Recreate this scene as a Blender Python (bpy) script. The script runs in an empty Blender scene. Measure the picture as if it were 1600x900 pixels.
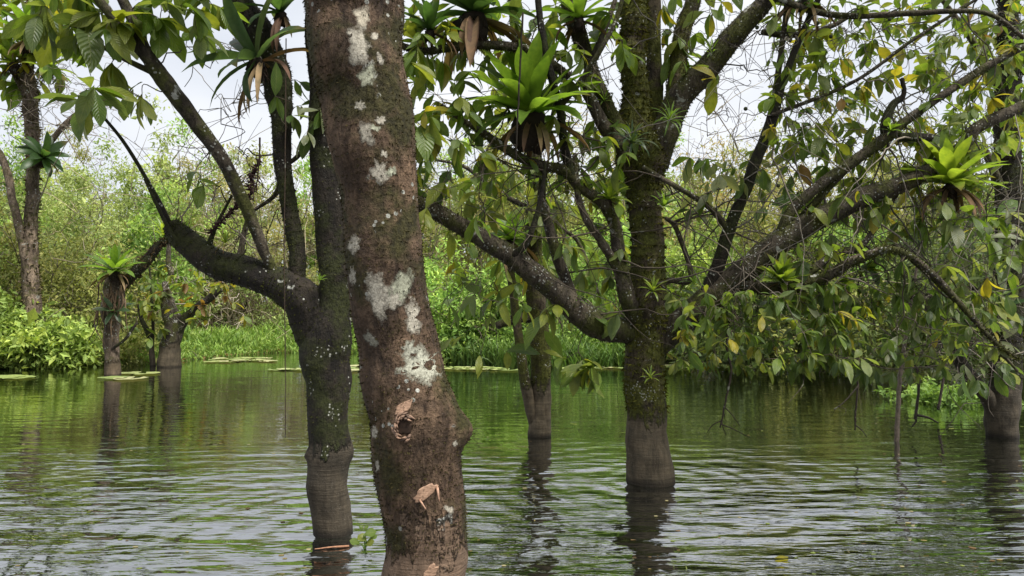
import bpy, math, random
import numpy as np
from mathutils import Vector, Matrix
from mathutils.bvhtree import BVHTree

random.seed(7)
rng = np.random.default_rng(11)
scene = bpy.context.scene
COL = scene.collection
R_ = math.radians

# ------------------------------------------------------------------ camera
FPX, CAM_H = 1164.0, 1.5
PITCH = math.atan(20 / FPX)
cam_d = bpy.data.cameras.new('camera')
cam_d.sensor_width = 36.0
cam_d.lens = 36.0 * FPX / 1600.0
cam_d.clip_start, cam_d.clip_end = 0.05, 3000
cam = bpy.data.objects.new('camera', cam_d)
COL.objects.link(cam)
cam.location = (0, 0, CAM_H)
cam.rotation_euler = (math.pi / 2 + PITCH, 0, 0)
scene.camera = cam

# ------------------------------------------------------------------ light
SUN_EL, SUN_AZ = 62.0, 128.0        # azimuth measured from +Y towards +X (right of the viewer, a little behind)
world = bpy.data.worlds.new('World')
scene.world = world
world.use_nodes = True
nt = world.node_tree
bg = nt.nodes['Background']
sky = nt.nodes.new('ShaderNodeTexSky')
sky.sky_type = 'NISHITA'
sky.sun_disc = False
sky.sun_elevation = R_(SUN_EL)
sky.sun_rotation = R_(SUN_AZ)
sky.air_density = 1.0
sky.dust_density = 2.0
tc = nt.nodes.new('ShaderNodeTexCoord')
mp = nt.nodes.new('ShaderNodeMapping'); mp.inputs['Scale'].default_value = (1.0, 1.0, 2.6)
cn = nt.nodes.new('ShaderNodeTexNoise'); cn.inputs['Scale'].default_value = 2.2
cn.inputs['Detail'].default_value = 5; cn.inputs['Roughness'].default_value = 0.5
cr = nt.nodes.new('ShaderNodeValToRGB')
cr.color_ramp.elements[0].position = 0.36; cr.color_ramp.elements[0].color = (4.9, 5.15, 5.6, 1)
cr.color_ramp.elements[1].position = 0.62; cr.color_ramp.elements[1].color = (6.3, 6.4, 6.6, 1)
mx = nt.nodes.new('ShaderNodeMixRGB'); mx.inputs['Fac'].default_value = 0.92
nt.links.new(tc.outputs['Generated'], mp.inputs['Vector'])
nt.links.new(mp.outputs['Vector'], cn.inputs['Vector'])
nt.links.new(cn.outputs['Fac'], cr.inputs['Fac'])
nt.links.new(sky.outputs['Color'], mx.inputs['Color1'])
nt.links.new(cr.outputs['Color'], mx.inputs['Color2'])
nt.links.new(mx.outputs['Color'], bg.inputs['Color'])
bg.inputs['Strength'].default_value = 0.09

sun_d = bpy.data.lights.new('sun', 'SUN')
sun_d.energy = 3.8
sun_d.angle = R_(24)
sun_d.color = (1.0, 0.965, 0.9)
sun = bpy.data.objects.new('sun', sun_d)
COL.objects.link(sun)
sd = Vector((math.sin(R_(SUN_AZ)) * math.cos(R_(SUN_EL)), math.cos(R_(SUN_AZ)) * math.cos(R_(SUN_EL)), math.sin(R_(SUN_EL))))
sun.rotation_euler = sd.to_track_quat('Z', 'Y').to_euler()

scene.view_settings.view_transform = 'Standard'
scene.view_settings.look = 'None'
scene.view_settings.gamma = 1.0
scene.view_settings.exposure = 0.9
try:
    scene.cycles.max_bounces = 8
    scene.cycles.transparent_max_bounces = 8
    scene.cycles.caustics_reflective = False
    scene.cycles.caustics_refractive = False
except Exception:
    pass

# ------------------------------------------------------------------ helpers
FW = np.array([0, math.cos(PITCH), math.sin(PITCH)])
UP = np.array([0, -math.sin(PITCH), math.cos(PITCH)])
RT = np.array([1.0, 0, 0])
CAM = np.array([0, 0, CAM_H])

def P(px, py, d):
    """world point seen at photo pixel (px, py), d metres ahead"""
    v = RT * ((px - 800) / FPX) - UP * ((py - 450) / FPX) + FW
    return CAM + v * (d / v[1])

def W(px, py, z=0.0):
    v = RT * ((px - 800) / FPX) - UP * ((py - 450) / FPX) + FW
    return CAM + v * ((z - CAM_H) / v[2])

def proj(p):
    v = np.asarray(p) - CAM
    f = v @ FW
    return 800 + FPX * (v @ RT) / f, 450 - FPX * (v @ UP) / f, f

def hash3(i, j, k, seed):
    h = (i.astype(np.int64) * 374761393 + j.astype(np.int64) * 668265263 + k.astype(np.int64) * 2147483647 + seed * 144665) & 0xFFFFFFFF
    h = ((h ^ (h >> 13)) * 1274126177) & 0xFFFFFFFF
    h = ((h ^ (h >> 16)) * 2246822519) & 0xFFFFFFFF
    return ((h ^ (h >> 15)) & 0xFFFF) / 32767.5 - 1.0

def vnoise(p, seed=0):
    p = np.asarray(p, float)
    i = np.floor(p).astype(np.int64); f = p - i
    f = f * f * (3 - 2 * f)
    x, y, z = i[:, 0], i[:, 1], i[:, 2]
    r = 0
    for a in (0, 1):
        wa = f[:, 0] if a else 1 - f[:, 0]
        for b in (0, 1):
            wb = f[:, 1] if b else 1 - f[:, 1]
            for c in (0, 1):
                wc = f[:, 2] if c else 1 - f[:, 2]
                r = r + wa * wb * wc * hash3(x + a, y + b, z + c, seed)
    return r

def fbm(p, oct=3, seed=0):
    s, a, t = 0, 1.0, 0
    for o in range(oct):
        s = s + a * vnoise(np.asarray(p) * (2.03 ** o) + 17.3 * o, seed + o); t += a; a *= 0.5
    return s / t

def norm(v):
    v = np.asarray(v, float)
    return v / np.maximum(np.linalg.norm(v, axis=-1, keepdims=True), 1e-9)

def mk_mesh(name, V, F, mat, tint=None, luv=None, smooth=True, extra=None):
    V = np.ascontiguousarray(V, np.float32)
    me = bpy.data.meshes.new(name)
    blocks = F if isinstance(F, list) else [F]
    blocks = [np.asarray(b, np.int32) for b in blocks if len(b)]
    me.vertices.add(len(V)); me.vertices.foreach_set('co', V.ravel())
    nl = sum(b.size for b in blocks); npoly = sum(len(b) for b in blocks)
    me.loops.add(nl); me.loops.foreach_set('vertex_index', np.concatenate([b.ravel() for b in blocks]))
    me.polygons.add(npoly)
    tot = np.concatenate([np.full(len(b), b.shape[1], np.int32) for b in blocks])
    st = np.concatenate([[0], np.cumsum(tot)[:-1]]).astype(np.int32)
    me.polygons.foreach_set('loop_start', st)
    me.polygons.foreach_set('use_smooth', np.full(npoly, smooth))
    me.update(calc_edges=True)
    if tint is not None:
        a = me.attributes.new('tint', 'FLOAT_COLOR', 'POINT')
        t = np.ones((len(V), 4), np.float32); t[:, :3] = tint
        a.data.foreach_set('color', t.ravel())
    if luv is not None:
        a = me.attributes.new('luv', 'FLOAT_VECTOR', 'POINT')
        u = np.zeros((len(V), 3), np.float32); u[:, :2] = luv
        a.data.foreach_set('vector', u.ravel())
    me.materials.append(mat)
    return me

def link(name, data, parent=None, loc=None):
    o = bpy.data.objects.new(name, data)
    COL.objects.link(o)
    if parent is not None: o.parent = parent
    if loc is not None: o.location = loc
    return o

def tag(o, label=None, cat=None, group=None, kind=None):
    if label: o['label'] = label
    if cat: o['category'] = cat
    if group: o['group'] = group
    if kind: o['kind'] = kind
    return o

def thing(name, loc, label, cat, group=None):
    o = link(name, None, None, tuple(float(v) for v in loc))
    o.empty_display_size = 0.1
    return tag(o, label, cat, group)

def catmull(pts, n_per):
    """pts (n,k) -> resampled, n_per samples on each segment"""
    pts = np.asarray(pts, float)
    if len(pts) == 2:
        t = np.linspace(0, 1, n_per + 1)[:, None]
        return pts[0] * (1 - t) + pts[1] * t
    e = np.vstack([2 * pts[0] - pts[1], pts, 2 * pts[-1] - pts[-2]])
    out = []
    for i in range(1, len(e) - 2):
        p0, p1, p2, p3 = e[i - 1], e[i], e[i + 1], e[i + 2]
        m = n_per
        t = (np.arange(m) / m)[:, None]
        out.append(0.5 * ((2 * p1) + (-p0 + p2) * t + (2 * p0 - 5 * p1 + 4 * p2 - p3) * t ** 2 + (-p0 + 3 * p1 - 3 * p2 + p3) * t ** 3))
    out.append(pts[-1:])
    return np.vstack(out)

def frames(c):
    t = norm(np.gradient(c, axis=0))
    ref = np.array([0.13, -1, 0.07]) if abs(t[0][1]) < 0.85 else np.array([1.0, 0, 0])
    n = np.zeros_like(c)
    v = ref
    for i in range(len(c)):
        v = v - t[i] * (v @ t[i]); v = v / max(np.linalg.norm(v), 1e-9); n[i] = v
    return t, n, np.cross(t, n)

def tube(c, r, segs, lump=0.0, lfreq=8.0, seed=0, cap=True):
    """swept tube through centres c with radii r; returns verts, quads, tris, normals"""
    c = np.asarray(c); r = np.asarray(r)
    t, n, b = frames(c)
    a = np.arange(segs) / segs * 2 * math.pi
    d = n[:, None, :] * np.cos(a)[None, :, None] + b[:, None, :] * np.sin(a)[None, :, None]
    V = c[:, None, :] + d * r[:, None, None]
    if lump:
        q = V.reshape(-1, 3) * lfreq
        h = fbm(q, 4, seed).reshape(len(c), segs)
        V = c[:, None, :] + d * (r[:, None] * (1 + lump * h))[:, :, None]
    m = len(c)
    i = np.arange(m - 1)[:, None] * segs; j = np.arange(segs)[None, :]; j2 = (j + 1) % segs
    Q = np.stack([i + j, i + j2, i + segs + j2, i + segs + j], -1).reshape(-1, 4)
    V = V.reshape(-1, 3); T = np.zeros((0, 3), int)
    if cap:
        k = len(V)
        V = np.vstack([V, c[:1] - t[:1] * r[0] * 0.3, c[-1:] + t[-1:] * r[-1] * 0.5])
        jj = np.arange(segs); j2 = (jj + 1) % segs
        T = np.vstack([np.stack([np.full(segs, k), j2, jj], -1),
                       np.stack([np.full(segs, k + 1), (m - 1) * segs + jj, (m - 1) * segs + j2], -1)])
    return V, Q, T, d.reshape(-1, 3)

class Bag:
    """collects many small pieces into one mesh"""
    def __init__(s): s.V, s.Q, s.T, s.C, s.n = [], [], [], [], 0
    def add(s, V, Q=None, T=None, tint=(0.1, 0.1, 0.1)):
        s.V.append(V)
        if Q is not None and len(Q): s.Q.append(np.asarray(Q) + s.n)
        if T is not None and len(T): s.T.append(np.asarray(T) + s.n)
        tt = np.asarray(tint, float)
        s.C.append(np.broadcast_to(tt, (len(V), 3)) if tt.ndim == 1 else tt)
        s.n += len(V)
    def tube(s, c, r, segs, tint, lump=0, lfreq=8, seed=0):
        V, Q, T, _ = tube(c, r, segs, lump, lfreq, seed); s.add(V, Q, T, tint)
    def build(s, name, mat, parent=None, org=(0, 0, 0), kind=None, smooth=True):
        if not s.V: return None
        F = []
        if s.Q: F.append(np.vstack(s.Q))
        if s.T: F.append(np.vstack(s.T))
        o = link(name, mk_mesh(name, np.vstack(s.V) - np.asarray(org), F, mat, np.vstack(s.C), smooth=smooth), parent)
        if kind: o['kind'] = kind
        return o

# ------------------------------------------------------------------ materials
def new_mat(name):
    m = bpy.data.materials.new(name); m.use_nodes = True
    return m, m.node_tree, m.node_tree.nodes['Principled BSDF']

def N(t, typ, **kw):
    n = t.nodes.new(typ)
    for k, v in kw.items():
        if k in n.inputs: n.inputs[k].default_value = v
        else: setattr(n, k, v)
    return n

def ramp(t, src, stops):
    r = t.nodes.new('ShaderNodeValToRGB'); e = r.color_ramp.elements
    while len(e) < len(stops): e.new(0.5)
    for x, (p, c) in zip(e, stops):
        x.position = p; x.color = (*c, 1) if len(c) == 3 else c
    t.links.new(src, r.inputs['Fac'])
    return r.outputs['Color']

def mixc(t, fac, a, b, typ='MIX'):
    m = t.nodes.new('ShaderNodeMixRGB'); m.blend_type = typ
    for s, v in (('Fac', fac), ('Color1', a), ('Color2', b)):
        if isinstance(v, bpy.types.NodeSocket): t.links.new(v, m.inputs[s])
        elif isinstance(v, (int, float)): m.inputs[s].default_value = v
        else: m.inputs[s].default_value = (*v, 1)
    return m.outputs['Color']

def math_(t, op, a, b=None, clamp=False):
    m = t.nodes.new('ShaderNodeMath'); m.operation = op; m.use_clamp = clamp
    for i, v in enumerate((a, b)):
        if v is None: continue
        if isinstance(v, bpy.types.NodeSocket): t.links.new(v, m.inputs[i])
        else: m.inputs[i].default_value = v
    return m.outputs[0]

def noise(t, vec, scale, detail=4, rough=0.55, dist=0.0):
    n = N(t, 'ShaderNodeTexNoise', Scale=scale, Detail=detail, Roughness=rough, Distortion=dist)
    t.links.new(vec, n.inputs['Vector'])
    return n.outputs['Fac']

def leaf_material(name, trans=0.35, rough=0.42, vein=True, spec=0.5, tcol=(1.5, 1.45, 0.7)):
    m, t, bs = new_mat(name)
    at = N(t, 'ShaderNodeAttribute', attribute_name='tint')
    ge = N(t, 'ShaderNodeNewGeometry')
    col = at.outputs['Color']
    v = noise(t, ge.outputs['Position'], 22.0, 3)
    col = mixc(t, 1.0, col, ramp(t, v, [(0.3, (0.72, 0.78, 0.72)), (0.7, (1.22, 1.15, 1.0))]), 'MULTIPLY')
    if vein:
        lu = N(t, 'ShaderNodeAttribute', attribute_name='luv')
        sp = N(t, 'ShaderNodeSeparateXYZ'); t.links.new(lu.outputs['Vector'], sp.inputs[0])
        ab = math_(t, 'ABSOLUTE', sp.outputs['Y'])
        mid = math_(t, 'LESS_THAN', ab, 0.06)
        ph = math_(t, 'SUBTRACT', math_(t, 'MULTIPLY', sp.outputs['X'], 70.0), math_(t, 'MULTIPLY', ab, 16.0))
        sv = math_(t, 'MULTIPLY', math_(t, 'GREATER_THAN', math_(t, 'SINE', ph), 0.86), 0.25)
        f = math_(t, 'MAXIMUM', math_(t, 'MULTIPLY', mid, 0.6), sv)
        col = mixc(t, f, col, mixc(t, 0.5, col, (0.3, 0.33, 0.12)))
        bp = N(t, 'ShaderNodeBump', Strength=0.35, Distance=0.004)
        t.links.new(math_(t, 'SINE', ph), bp.inputs['Height']); t.links.new(bp.outputs[0], bs.inputs['Normal'])
    t.links.new(col, bs.inputs['Base Color'])
    bs.inputs['Roughness'].default_value = rough
    bs.inputs['Specular IOR Level'].default_value = spec
    tr = N(t, 'ShaderNodeBsdfTranslucent')
    t.links.new(mixc(t, 1.0, col, tcol, 'MULTIPLY'), tr.inputs['Color'])
    ms = N(t, 'ShaderNodeMixShader'); ms.inputs[0].default_value = trans
    t.links.new(bs.outputs[0], ms.inputs[1]); t.links.new(tr.outputs[0], ms.inputs[2])
    t.links.new(ms.outputs[0], t.nodes['Material Output'].inputs['Surface'])
    return m

def tint_material(name, rough=0.85):
    m, t, bs = new_mat(name)
    at = N(t, 'ShaderNodeAttribute', attribute_name='tint')
    ge = N(t, 'ShaderNodeNewGeometry')
    v = noise(t, ge.outputs['Position'], 38.0, 5, 0.65)
    col = mixc(t, 1.0, at.outputs['Color'], ramp(t, v, [(0.3, (0.5, 0.5, 0.5)), (0.7, (1.45, 1.4, 1.3))]), 'MULTIPLY')
    v2 = noise(t, ge.outputs['Position'], 9.0, 4, 0.7)
    col = mixc(t, ramp(t, v2, [(0.6, (0, 0, 0)), (0.66, (0.7, 0.7, 0.7))]), col, (0.26, 0.27, 0.22))
    t.links.new(col, bs.inputs['Base Color']); bs.inputs['Roughness'].default_value = rough
    bs.inputs['Specular IOR Level'].default_value = 0.2
    return m

def bark_material(name, dark, light, moss, moss_amt, lichen_amt, bare, flood=0.6, lscale=9.0):
    """dark/light bark, moss tint, lichen flecks; smooth bare bark below the flood mark"""
    m, t, bs = new_mat(name)
    ge = N(t, 'ShaderNodeNewGeometry'); pos = ge.outputs['Position']
    mp = N(t, 'ShaderNodeMapping'); mp.inputs['Scale'].default_value = (1, 1, 0.55); t.links.new(pos, mp.inputs[0])
    n1 = noise(t, mp.outputs[0], 11, 8, 0.68)
    n2 = noise(t, pos, 5.0, 5, 0.6)
    n3 = noise(t, pos, 46, 5, 0.7)
    col = ramp(t, n1, [(0.3, dark), (0.52, tuple((a + b) / 2 for a, b in zip(dark, light))), (0.72, light)])
    col = mixc(t, 0.75, col, ramp(t, n3, [(0.3, (0.45, 0.42, 0.4)), (0.7, (1.5, 1.5, 1.5))]), 'MULTIPLY')
    n6 = noise(t, mp.outputs[0], 2.6, 6, 0.7, 0.4)
    col = mixc(t, 1.0, col, ramp(t, n6, [(0.34, (0.42, 0.4, 0.38)), (0.5, (0.95, 0.95, 0.95)), (0.66, (1.65, 1.62, 1.55))]), 'MULTIPLY')
    mp3 = N(t, 'ShaderNodeMapping'); mp3.inputs['Scale'].default_value = (26, 26, 5); t.links.new(pos, mp3.inputs[0])
    n7 = noise(t, mp3.outputs[0], 1.0, 4, 0.6, 0.6)
    col = mixc(t, 1.0, col, ramp(t, n7, [(0.36, (0.45, 0.42, 0.4)), (0.46, (1, 1, 1))]), 'MULTIPLY')
    mf = ramp(t, n2, [(0.62 - 0.3 * moss_amt, (0, 0, 0)), (0.75 - 0.3 * moss_amt, (1, 1, 1))])
    mcol = ramp(t, n3, [(0.35, tuple(0.35 * c for c in moss)), (0.75, tuple(1.5 * c for c in moss))])
    col = mixc(t, mf, col, mcol)
    # lichen: blotches with soft grey edge, and small flecks
    n4 = noise(t, pos, lscale, 6, 0.62, 0.3)
    lf = ramp(t, n4, [(0.72 - 0.18 * lichen_amt, (0, 0, 0)), (0.75 - 0.18 * lichen_amt, (1, 1, 1))])
    vo = N(t, 'ShaderNodeTexVoronoi', Scale=lscale * 4.5); t.links.new(pos, vo.inputs['Vector'])
    wn = N(t, 'ShaderNodeTexNoise', Scale=lscale * 0.8); t.links.new(pos, wn.inputs['Vector'])
    fl = math_(t, 'MULTIPLY', math_(t, 'LESS_THAN', vo.outputs['Distance'], 0.26), math_(t, 'GREATER_THAN', wn.outputs['Fac'], 0.66 - 0.22 * lichen_amt))
    lcol = ramp(t, n3, [(0.3, (0.2, 0.2, 0.17)), (0.6, (0.44, 0.44, 0.39))])
    col = mixc(t, math_(t, 'MAXIMUM', lf, fl), col, lcol)
    # bare flood zone
    sp = N(t, 'ShaderNodeSeparateXYZ'); t.links.new(pos, sp.inputs[0])
    zz = math_(t, 'ADD', math_(t, 'ADD', sp.outputs['Z'], math_(t, 'MULTIPLY', math_(t, 'SUBTRACT', n7, 0.5), 0.5)), math_(t, 'MULTIPLY', math_(t, 'SUBTRACT', n2, 0.5), 0.6))
    zf = N(t, 'ShaderNodeMapRange'); zf.inputs[1].default_value = flood - 0.035; zf.inputs[2].default_value = flood + 0.05
    t.links.new(zz, zf.inputs[0])
    mp2 = N(t, 'ShaderNodeMapping'); mp2.inputs['Scale'].default_value = (3, 3, 55); t.links.new(pos, mp2.inputs[0])
    n5 = noise(t, mp2.outputs[0], 1.0, 5, 0.7)
    bcol = ramp(t, n5, [(0.25, tuple(0.7 * c for c in bare)), (0.75, tuple(1.25 * c for c in bare))])
    bcol = mixc(t, 0.7, bcol, ramp(t, noise(t, pos, 7, 5, 0.6), [(0.3, (0.55, 0.53, 0.5)), (0.7, (1.75, 1.6, 1.45))]), 'MULTIPLY')
    bcol = mixc(t, 0.6, bcol, ramp(t, n7, [(0.34, (0.45, 0.43, 0.4)), (0.5, (1, 1, 1)), (0.7, (1.4, 1.38, 1.32))]), 'MULTIPLY')
    vo2 = N(t, 'ShaderNodeTexVoronoi', Scale=60); t.links.new(pos, vo2.inputs['Vector'])
    bcol = mixc(t, math_(t, 'MULTIPLY', math_(t, 'LESS_THAN', vo2.outputs['Distance'], 0.13), 0.35), bcol, (0.3, 0.27, 0.23))
    col = mixc(t, zf.outputs[0], bcol, col)
    wet = N(t, 'ShaderNodeMapRange'); wet.inputs[1].default_value = 0.02; wet.inputs[2].default_value = 0.06
    wet.inputs[3].default_value = 0.35; wet.inputs[4].default_value = 1.0
    t.links.new(math_(t, 'ADD', sp.outputs['Z'], math_(t, 'MULTIPLY', math_(t, 'SUBTRACT', n1, 0.5), 0.04)), wet.inputs[0])
    col = mixc(t, 1.0, col, wet.outputs[0], 'MULTIPLY')
    t.links.new(col, bs.inputs['Base Color'])
    bs.inputs['Roughness'].default_value = 0.85; bs.inputs['Specular IOR Level'].default_value = 0.25
    hb = math_(t, 'ADD', math_(t, 'ADD', math_(t, 'MULTIPLY', n1, 1.0), math_(t, 'MULTIPLY', n3, 0.4)), math_(t, 'MULTIPLY', n7, 0.7))
    hb = math_(t, 'MULTIPLY', hb, math_(t, 'ADD', math_(t, 'MULTIPLY', zf.outputs[0], 0.75), 0.25))
    hb = math_(t, 'ADD', hb, math_(t, 'MULTIPLY', n5, math_(t, 'ADD', math_(t, 'MULTIPLY', zf.outputs[0], -0.14), 0.17)))
    bp = N(t, 'ShaderNodeBump', Strength=1.0, Distance=0.04)
    t.links.new(hb, bp.inputs['Height']); t.links.new(bp.outputs[0], bs.inputs['Normal'])
    return m

M_LEAF = leaf_material('leaf', 0.55, 0.4)
M_BROM = leaf_material('bromeliad_leaf', 0.55, 0.38, False)
M_FAR = leaf_material('thicket_leaf', 0.4, 0.6, False, 0.3, (1.3, 1.3, 0.85))
M_DEAD = leaf_material('dead_leaf', 0.2, 0.8, False, 0.15)
M_MOSS = leaf_material('moss', 0.15, 0.95, False, 0.05)
M_TWIG = tint_material('twig_bark')
def lichen_material():
    m, t, bs = new_mat('lichen')
    at = N(t, 'ShaderNodeAttribute', attribute_name='tint'); ge = N(t, 'ShaderNodeNewGeometry'); pos = ge.outputs['Position']
    n1 = noise(t, pos, 70, 6, 0.7); n2 = noise(t, pos, 26, 5, 0.65, 0.5)
    col = mixc(t, 1.0, at.outputs['Color'], ramp(t, n1, [(0.3, (0.55, 0.53, 0.5)), (0.65, (1.35, 1.35, 1.3))]), 'MULTIPLY')
    col = mixc(t, ramp(t, n2, [(0.31, (1, 1, 1)), (0.37, (0, 0, 0))]), col, (0.045, 0.034, 0.025))
    vo = N(t, 'ShaderNodeTexVoronoi', Scale=85, feature='DISTANCE_TO_EDGE'); t.links.new(pos, vo.inputs['Vector'])
    col = mixc(t, math_(t, 'MULTIPLY', math_(t, 'LESS_THAN', vo.outputs['Distance'], 0.05), 0.45), col, (0.08, 0.07, 0.055))
    lu = N(t, 'ShaderNodeAttribute', attribute_name='luv'); sx_ = N(t, 'ShaderNodeSeparateXYZ'); t.links.new(lu.outputs['Vector'], sx_.inputs[0])
    ed = math_(t, 'ADD', sx_.outputs['X'], math_(t, 'MULTIPLY', math_(t, 'SUBTRACT', noise(t, pos, 38, 6, 0.7), 0.5), 1.3))
    al = N(t, 'ShaderNodeMapRange'); al.inputs[1].default_value = 0.92; al.inputs[2].default_value = 0.5; t.links.new(ed, al.inputs[0])
    t.links.new(al.outputs[0], bs.inputs['Alpha'])
    t.links.new(col, bs.inputs['Base Color']); bs.inputs['Roughness'].default_value = 0.95; bs.inputs['Specular IOR Level'].default_value = 0.1
    bp = N(t, 'ShaderNodeBump', Strength=0.8, Distance=0.004); t.links.new(n1, bp.inputs['Height']); t.links.new(bp.outputs[0], bs.inputs['Normal'])
    return m
M_LICH = lichen_material()
M_BARK_RED = bark_material('bark_reddish', (0.018, 0.0115, 0.007), (0.22, 0.145, 0.092), (0.05, 0.044, 0.014), 0.5, 0.3, (0.14, 0.1, 0.072), 0.64, 7.0)
M_BARK_DARK = bark_material('bark_dark', (0.006, 0.005, 0.004), (0.034, 0.027, 0.019), (0.03, 0.034, 0.009), 0.6, 0.25, (0.05, 0.043, 0.032), 0.56)
M_BARK_MID = bark_material('bark_mossy', (0.014, 0.011, 0.007), (0.12, 0.094, 0.06), (0.1, 0.105, 0.02), 0.75, 0.3, (0.085, 0.072, 0.051), 0.57)
M_BARK_PALE = bark_material('bark_lichened', (0.016, 0.013, 0.01), (0.15, 0.125, 0.09), (0.07, 0.074, 0.018), 0.5, 0.5, (0.08, 0.068, 0.048), 0.5)

M_BARK_TAN = bark_material('bark_tan', (0.05, 0.037, 0.027), (0.27, 0.21, 0.155), (0.09, 0.085, 0.03), 0.3, 0.4, (0.095, 0.075, 0.052), 0.3, 4.0)
# colours of living leaves
GREENS = np.array([(0.075, 0.13, 0.022), (0.11, 0.17, 0.03), (0.05, 0.095, 0.02), (0.17, 0.2, 0.035), (0.09, 0.13, 0.045),
                   (0.06, 0.1, 0.03), (0.13, 0.17, 0.05), (0.26, 0.23, 0.03), (0.19, 0.11, 0.04), (0.15, 0.17, 0.11)])
GREENS = GREENS * np.array([1.3, 1.3, 1.15])
PAL = {'mid': (0, 1, 1, 0, 4, 3, 6, 3), 'dark': (2, 5, 0, 0, 4, 9, 6, 1), 'bright': (1, 3, 1, 6, 1, 0, 0, 6, 3, 1, 7), 'grey': (9, 9, 5, 4, 2, 6, 0), 'yel': (3, 7, 1, 6, 3, 8)}

# ------------------------------------------------------------------ leaf templates
def leaf_template(kind, n=6):
    """unit leaf along +X, blade normal +Z; returns verts, quads, luv"""
    t = np.linspace(0, 1, n)
    if kind == 'obovate': w = 0.5 * np.sin(np.pi * t ** 1.45) ** 0.75; w[0] = 0.03; w[-1] = 0.05; dr, fold = -0.22, 0.32
    elif kind == 'lance': w = 0.5 * np.sin(np.pi * t ** 0.95) ** 0.9; w[0] = 0.03; w[-1] = 0.01; dr, fold = -0.3, 0.45
    elif kind == 'curl': w = 0.5 * np.sin(np.pi * t ** 1.2) ** 0.8; w[0] = 0.03; w[-1] = 0.03; dr, fold = -0.5, 0.6
    elif kind == 'strap': w = 0.5 * np.minimum(1, 0.55 + t * 1.1) * np.clip((1 - t) * 4.0, 0, 1) ** 0.6; w[-1] = 0.01; dr, fold = -0.0, 0.5
    z = dr * t ** 2
    V = np.zeros((n, 3, 3)); 
    for k, s in enumerate((-1, 0, 1)):
        V[:, k, 0] = t; V[:, k, 1] = s * w; V[:, k, 2] = z + abs(s) * fold * w * (0.22 if kind != 'strap' else 0.08)
    luv = np.zeros((n, 3, 2)); luv[:, :, 0] = t[:, None]; luv[:, :, 1] = np.array([-1, 0, 1])[None, :]
    i = np.arange(n - 1)[:, None] * 3; j = np.arange(2)[None, :]
    Q = np.stack([i + j, i + 3 + j, i + 3 + j + 1, i + j + 1], -1).reshape(-1, 4)
    return V.reshape(-1, 3), Q, luv.reshape(-1, 2)

TEMPL = {k: leaf_template(k) for k in ('obovate', 'lance', 'curl')}
SHAPES = ('obovate', 'lance', 'curl')
LEAFMESH = {}
def leaf_mesh(shape, ti):
    """unit leaf mesh shared by every leaf object of this shape and colour"""
    if (shape, ti) not in LEAFMESH:
        V, Q, luv = TEMPL[shape]
        V = V * np.array([1, 0.42, 1]); 
        tc_ = np.tile(GREENS[ti], (len(V), 1))
        LEAFMESH[(shape, ti)] = mk_mesh('leaf', V, Q, M_LEAF, tc_, luv)
    return LEAFMESH[(shape, ti)]

def orient(along, hint):
    """rotation matrices (n,3,3) with columns along, side, normal"""
    a = norm(along)
    s = norm(np.cross(hint, a) + 1e-6)
    n = np.cross(a, s)
    return np.stack([a, s, n], -1)

def leaves_mesh(name, L, parent, org, mat=None, kind='stuff'):
    """L: list of (pos, R, len, wid, tint, shape) -> one joined mesh"""
    VV, QQ, CC, UU, n = [], [], [], [], 0
    for sh in SHAPES:
        S = [l for l in L if l[5] == sh]
        if not S: continue
        T, Q, luv = TEMPL[sh]
        pos = np.array([l[0] for l in S]); R = np.array([l[1] for l in S]); ln = np.array([l[2] for l in S]); wd = np.array([l[3] for l in S])
        loc = T[None] * np.stack([ln, wd * 1.0, ln], -1)[:, None, :]
        V = np.einsum('nij,nmj->nmi', R, loc) + pos[:, None]
        m = len(T)
        VV.append(V.reshape(-1, 3) - org); QQ.append((Q[None] + (np.arange(len(S)) * m)[:, None, None]).reshape(-1, 4) + n); n += len(S) * m
        CC.append(np.repeat(np.array([GREENS[l[4]] for l in S]), m, 0)); UU.append(np.tile(luv, (len(S), 1)))
    if not VV: return None
    o = link(name, mk_mesh(name, np.vstack(VV), np.vstack(QQ), mat or M_LEAF, np.vstack(CC), np.vstack(UU)), parent)
    o['kind'] = kind
    return o

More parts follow.
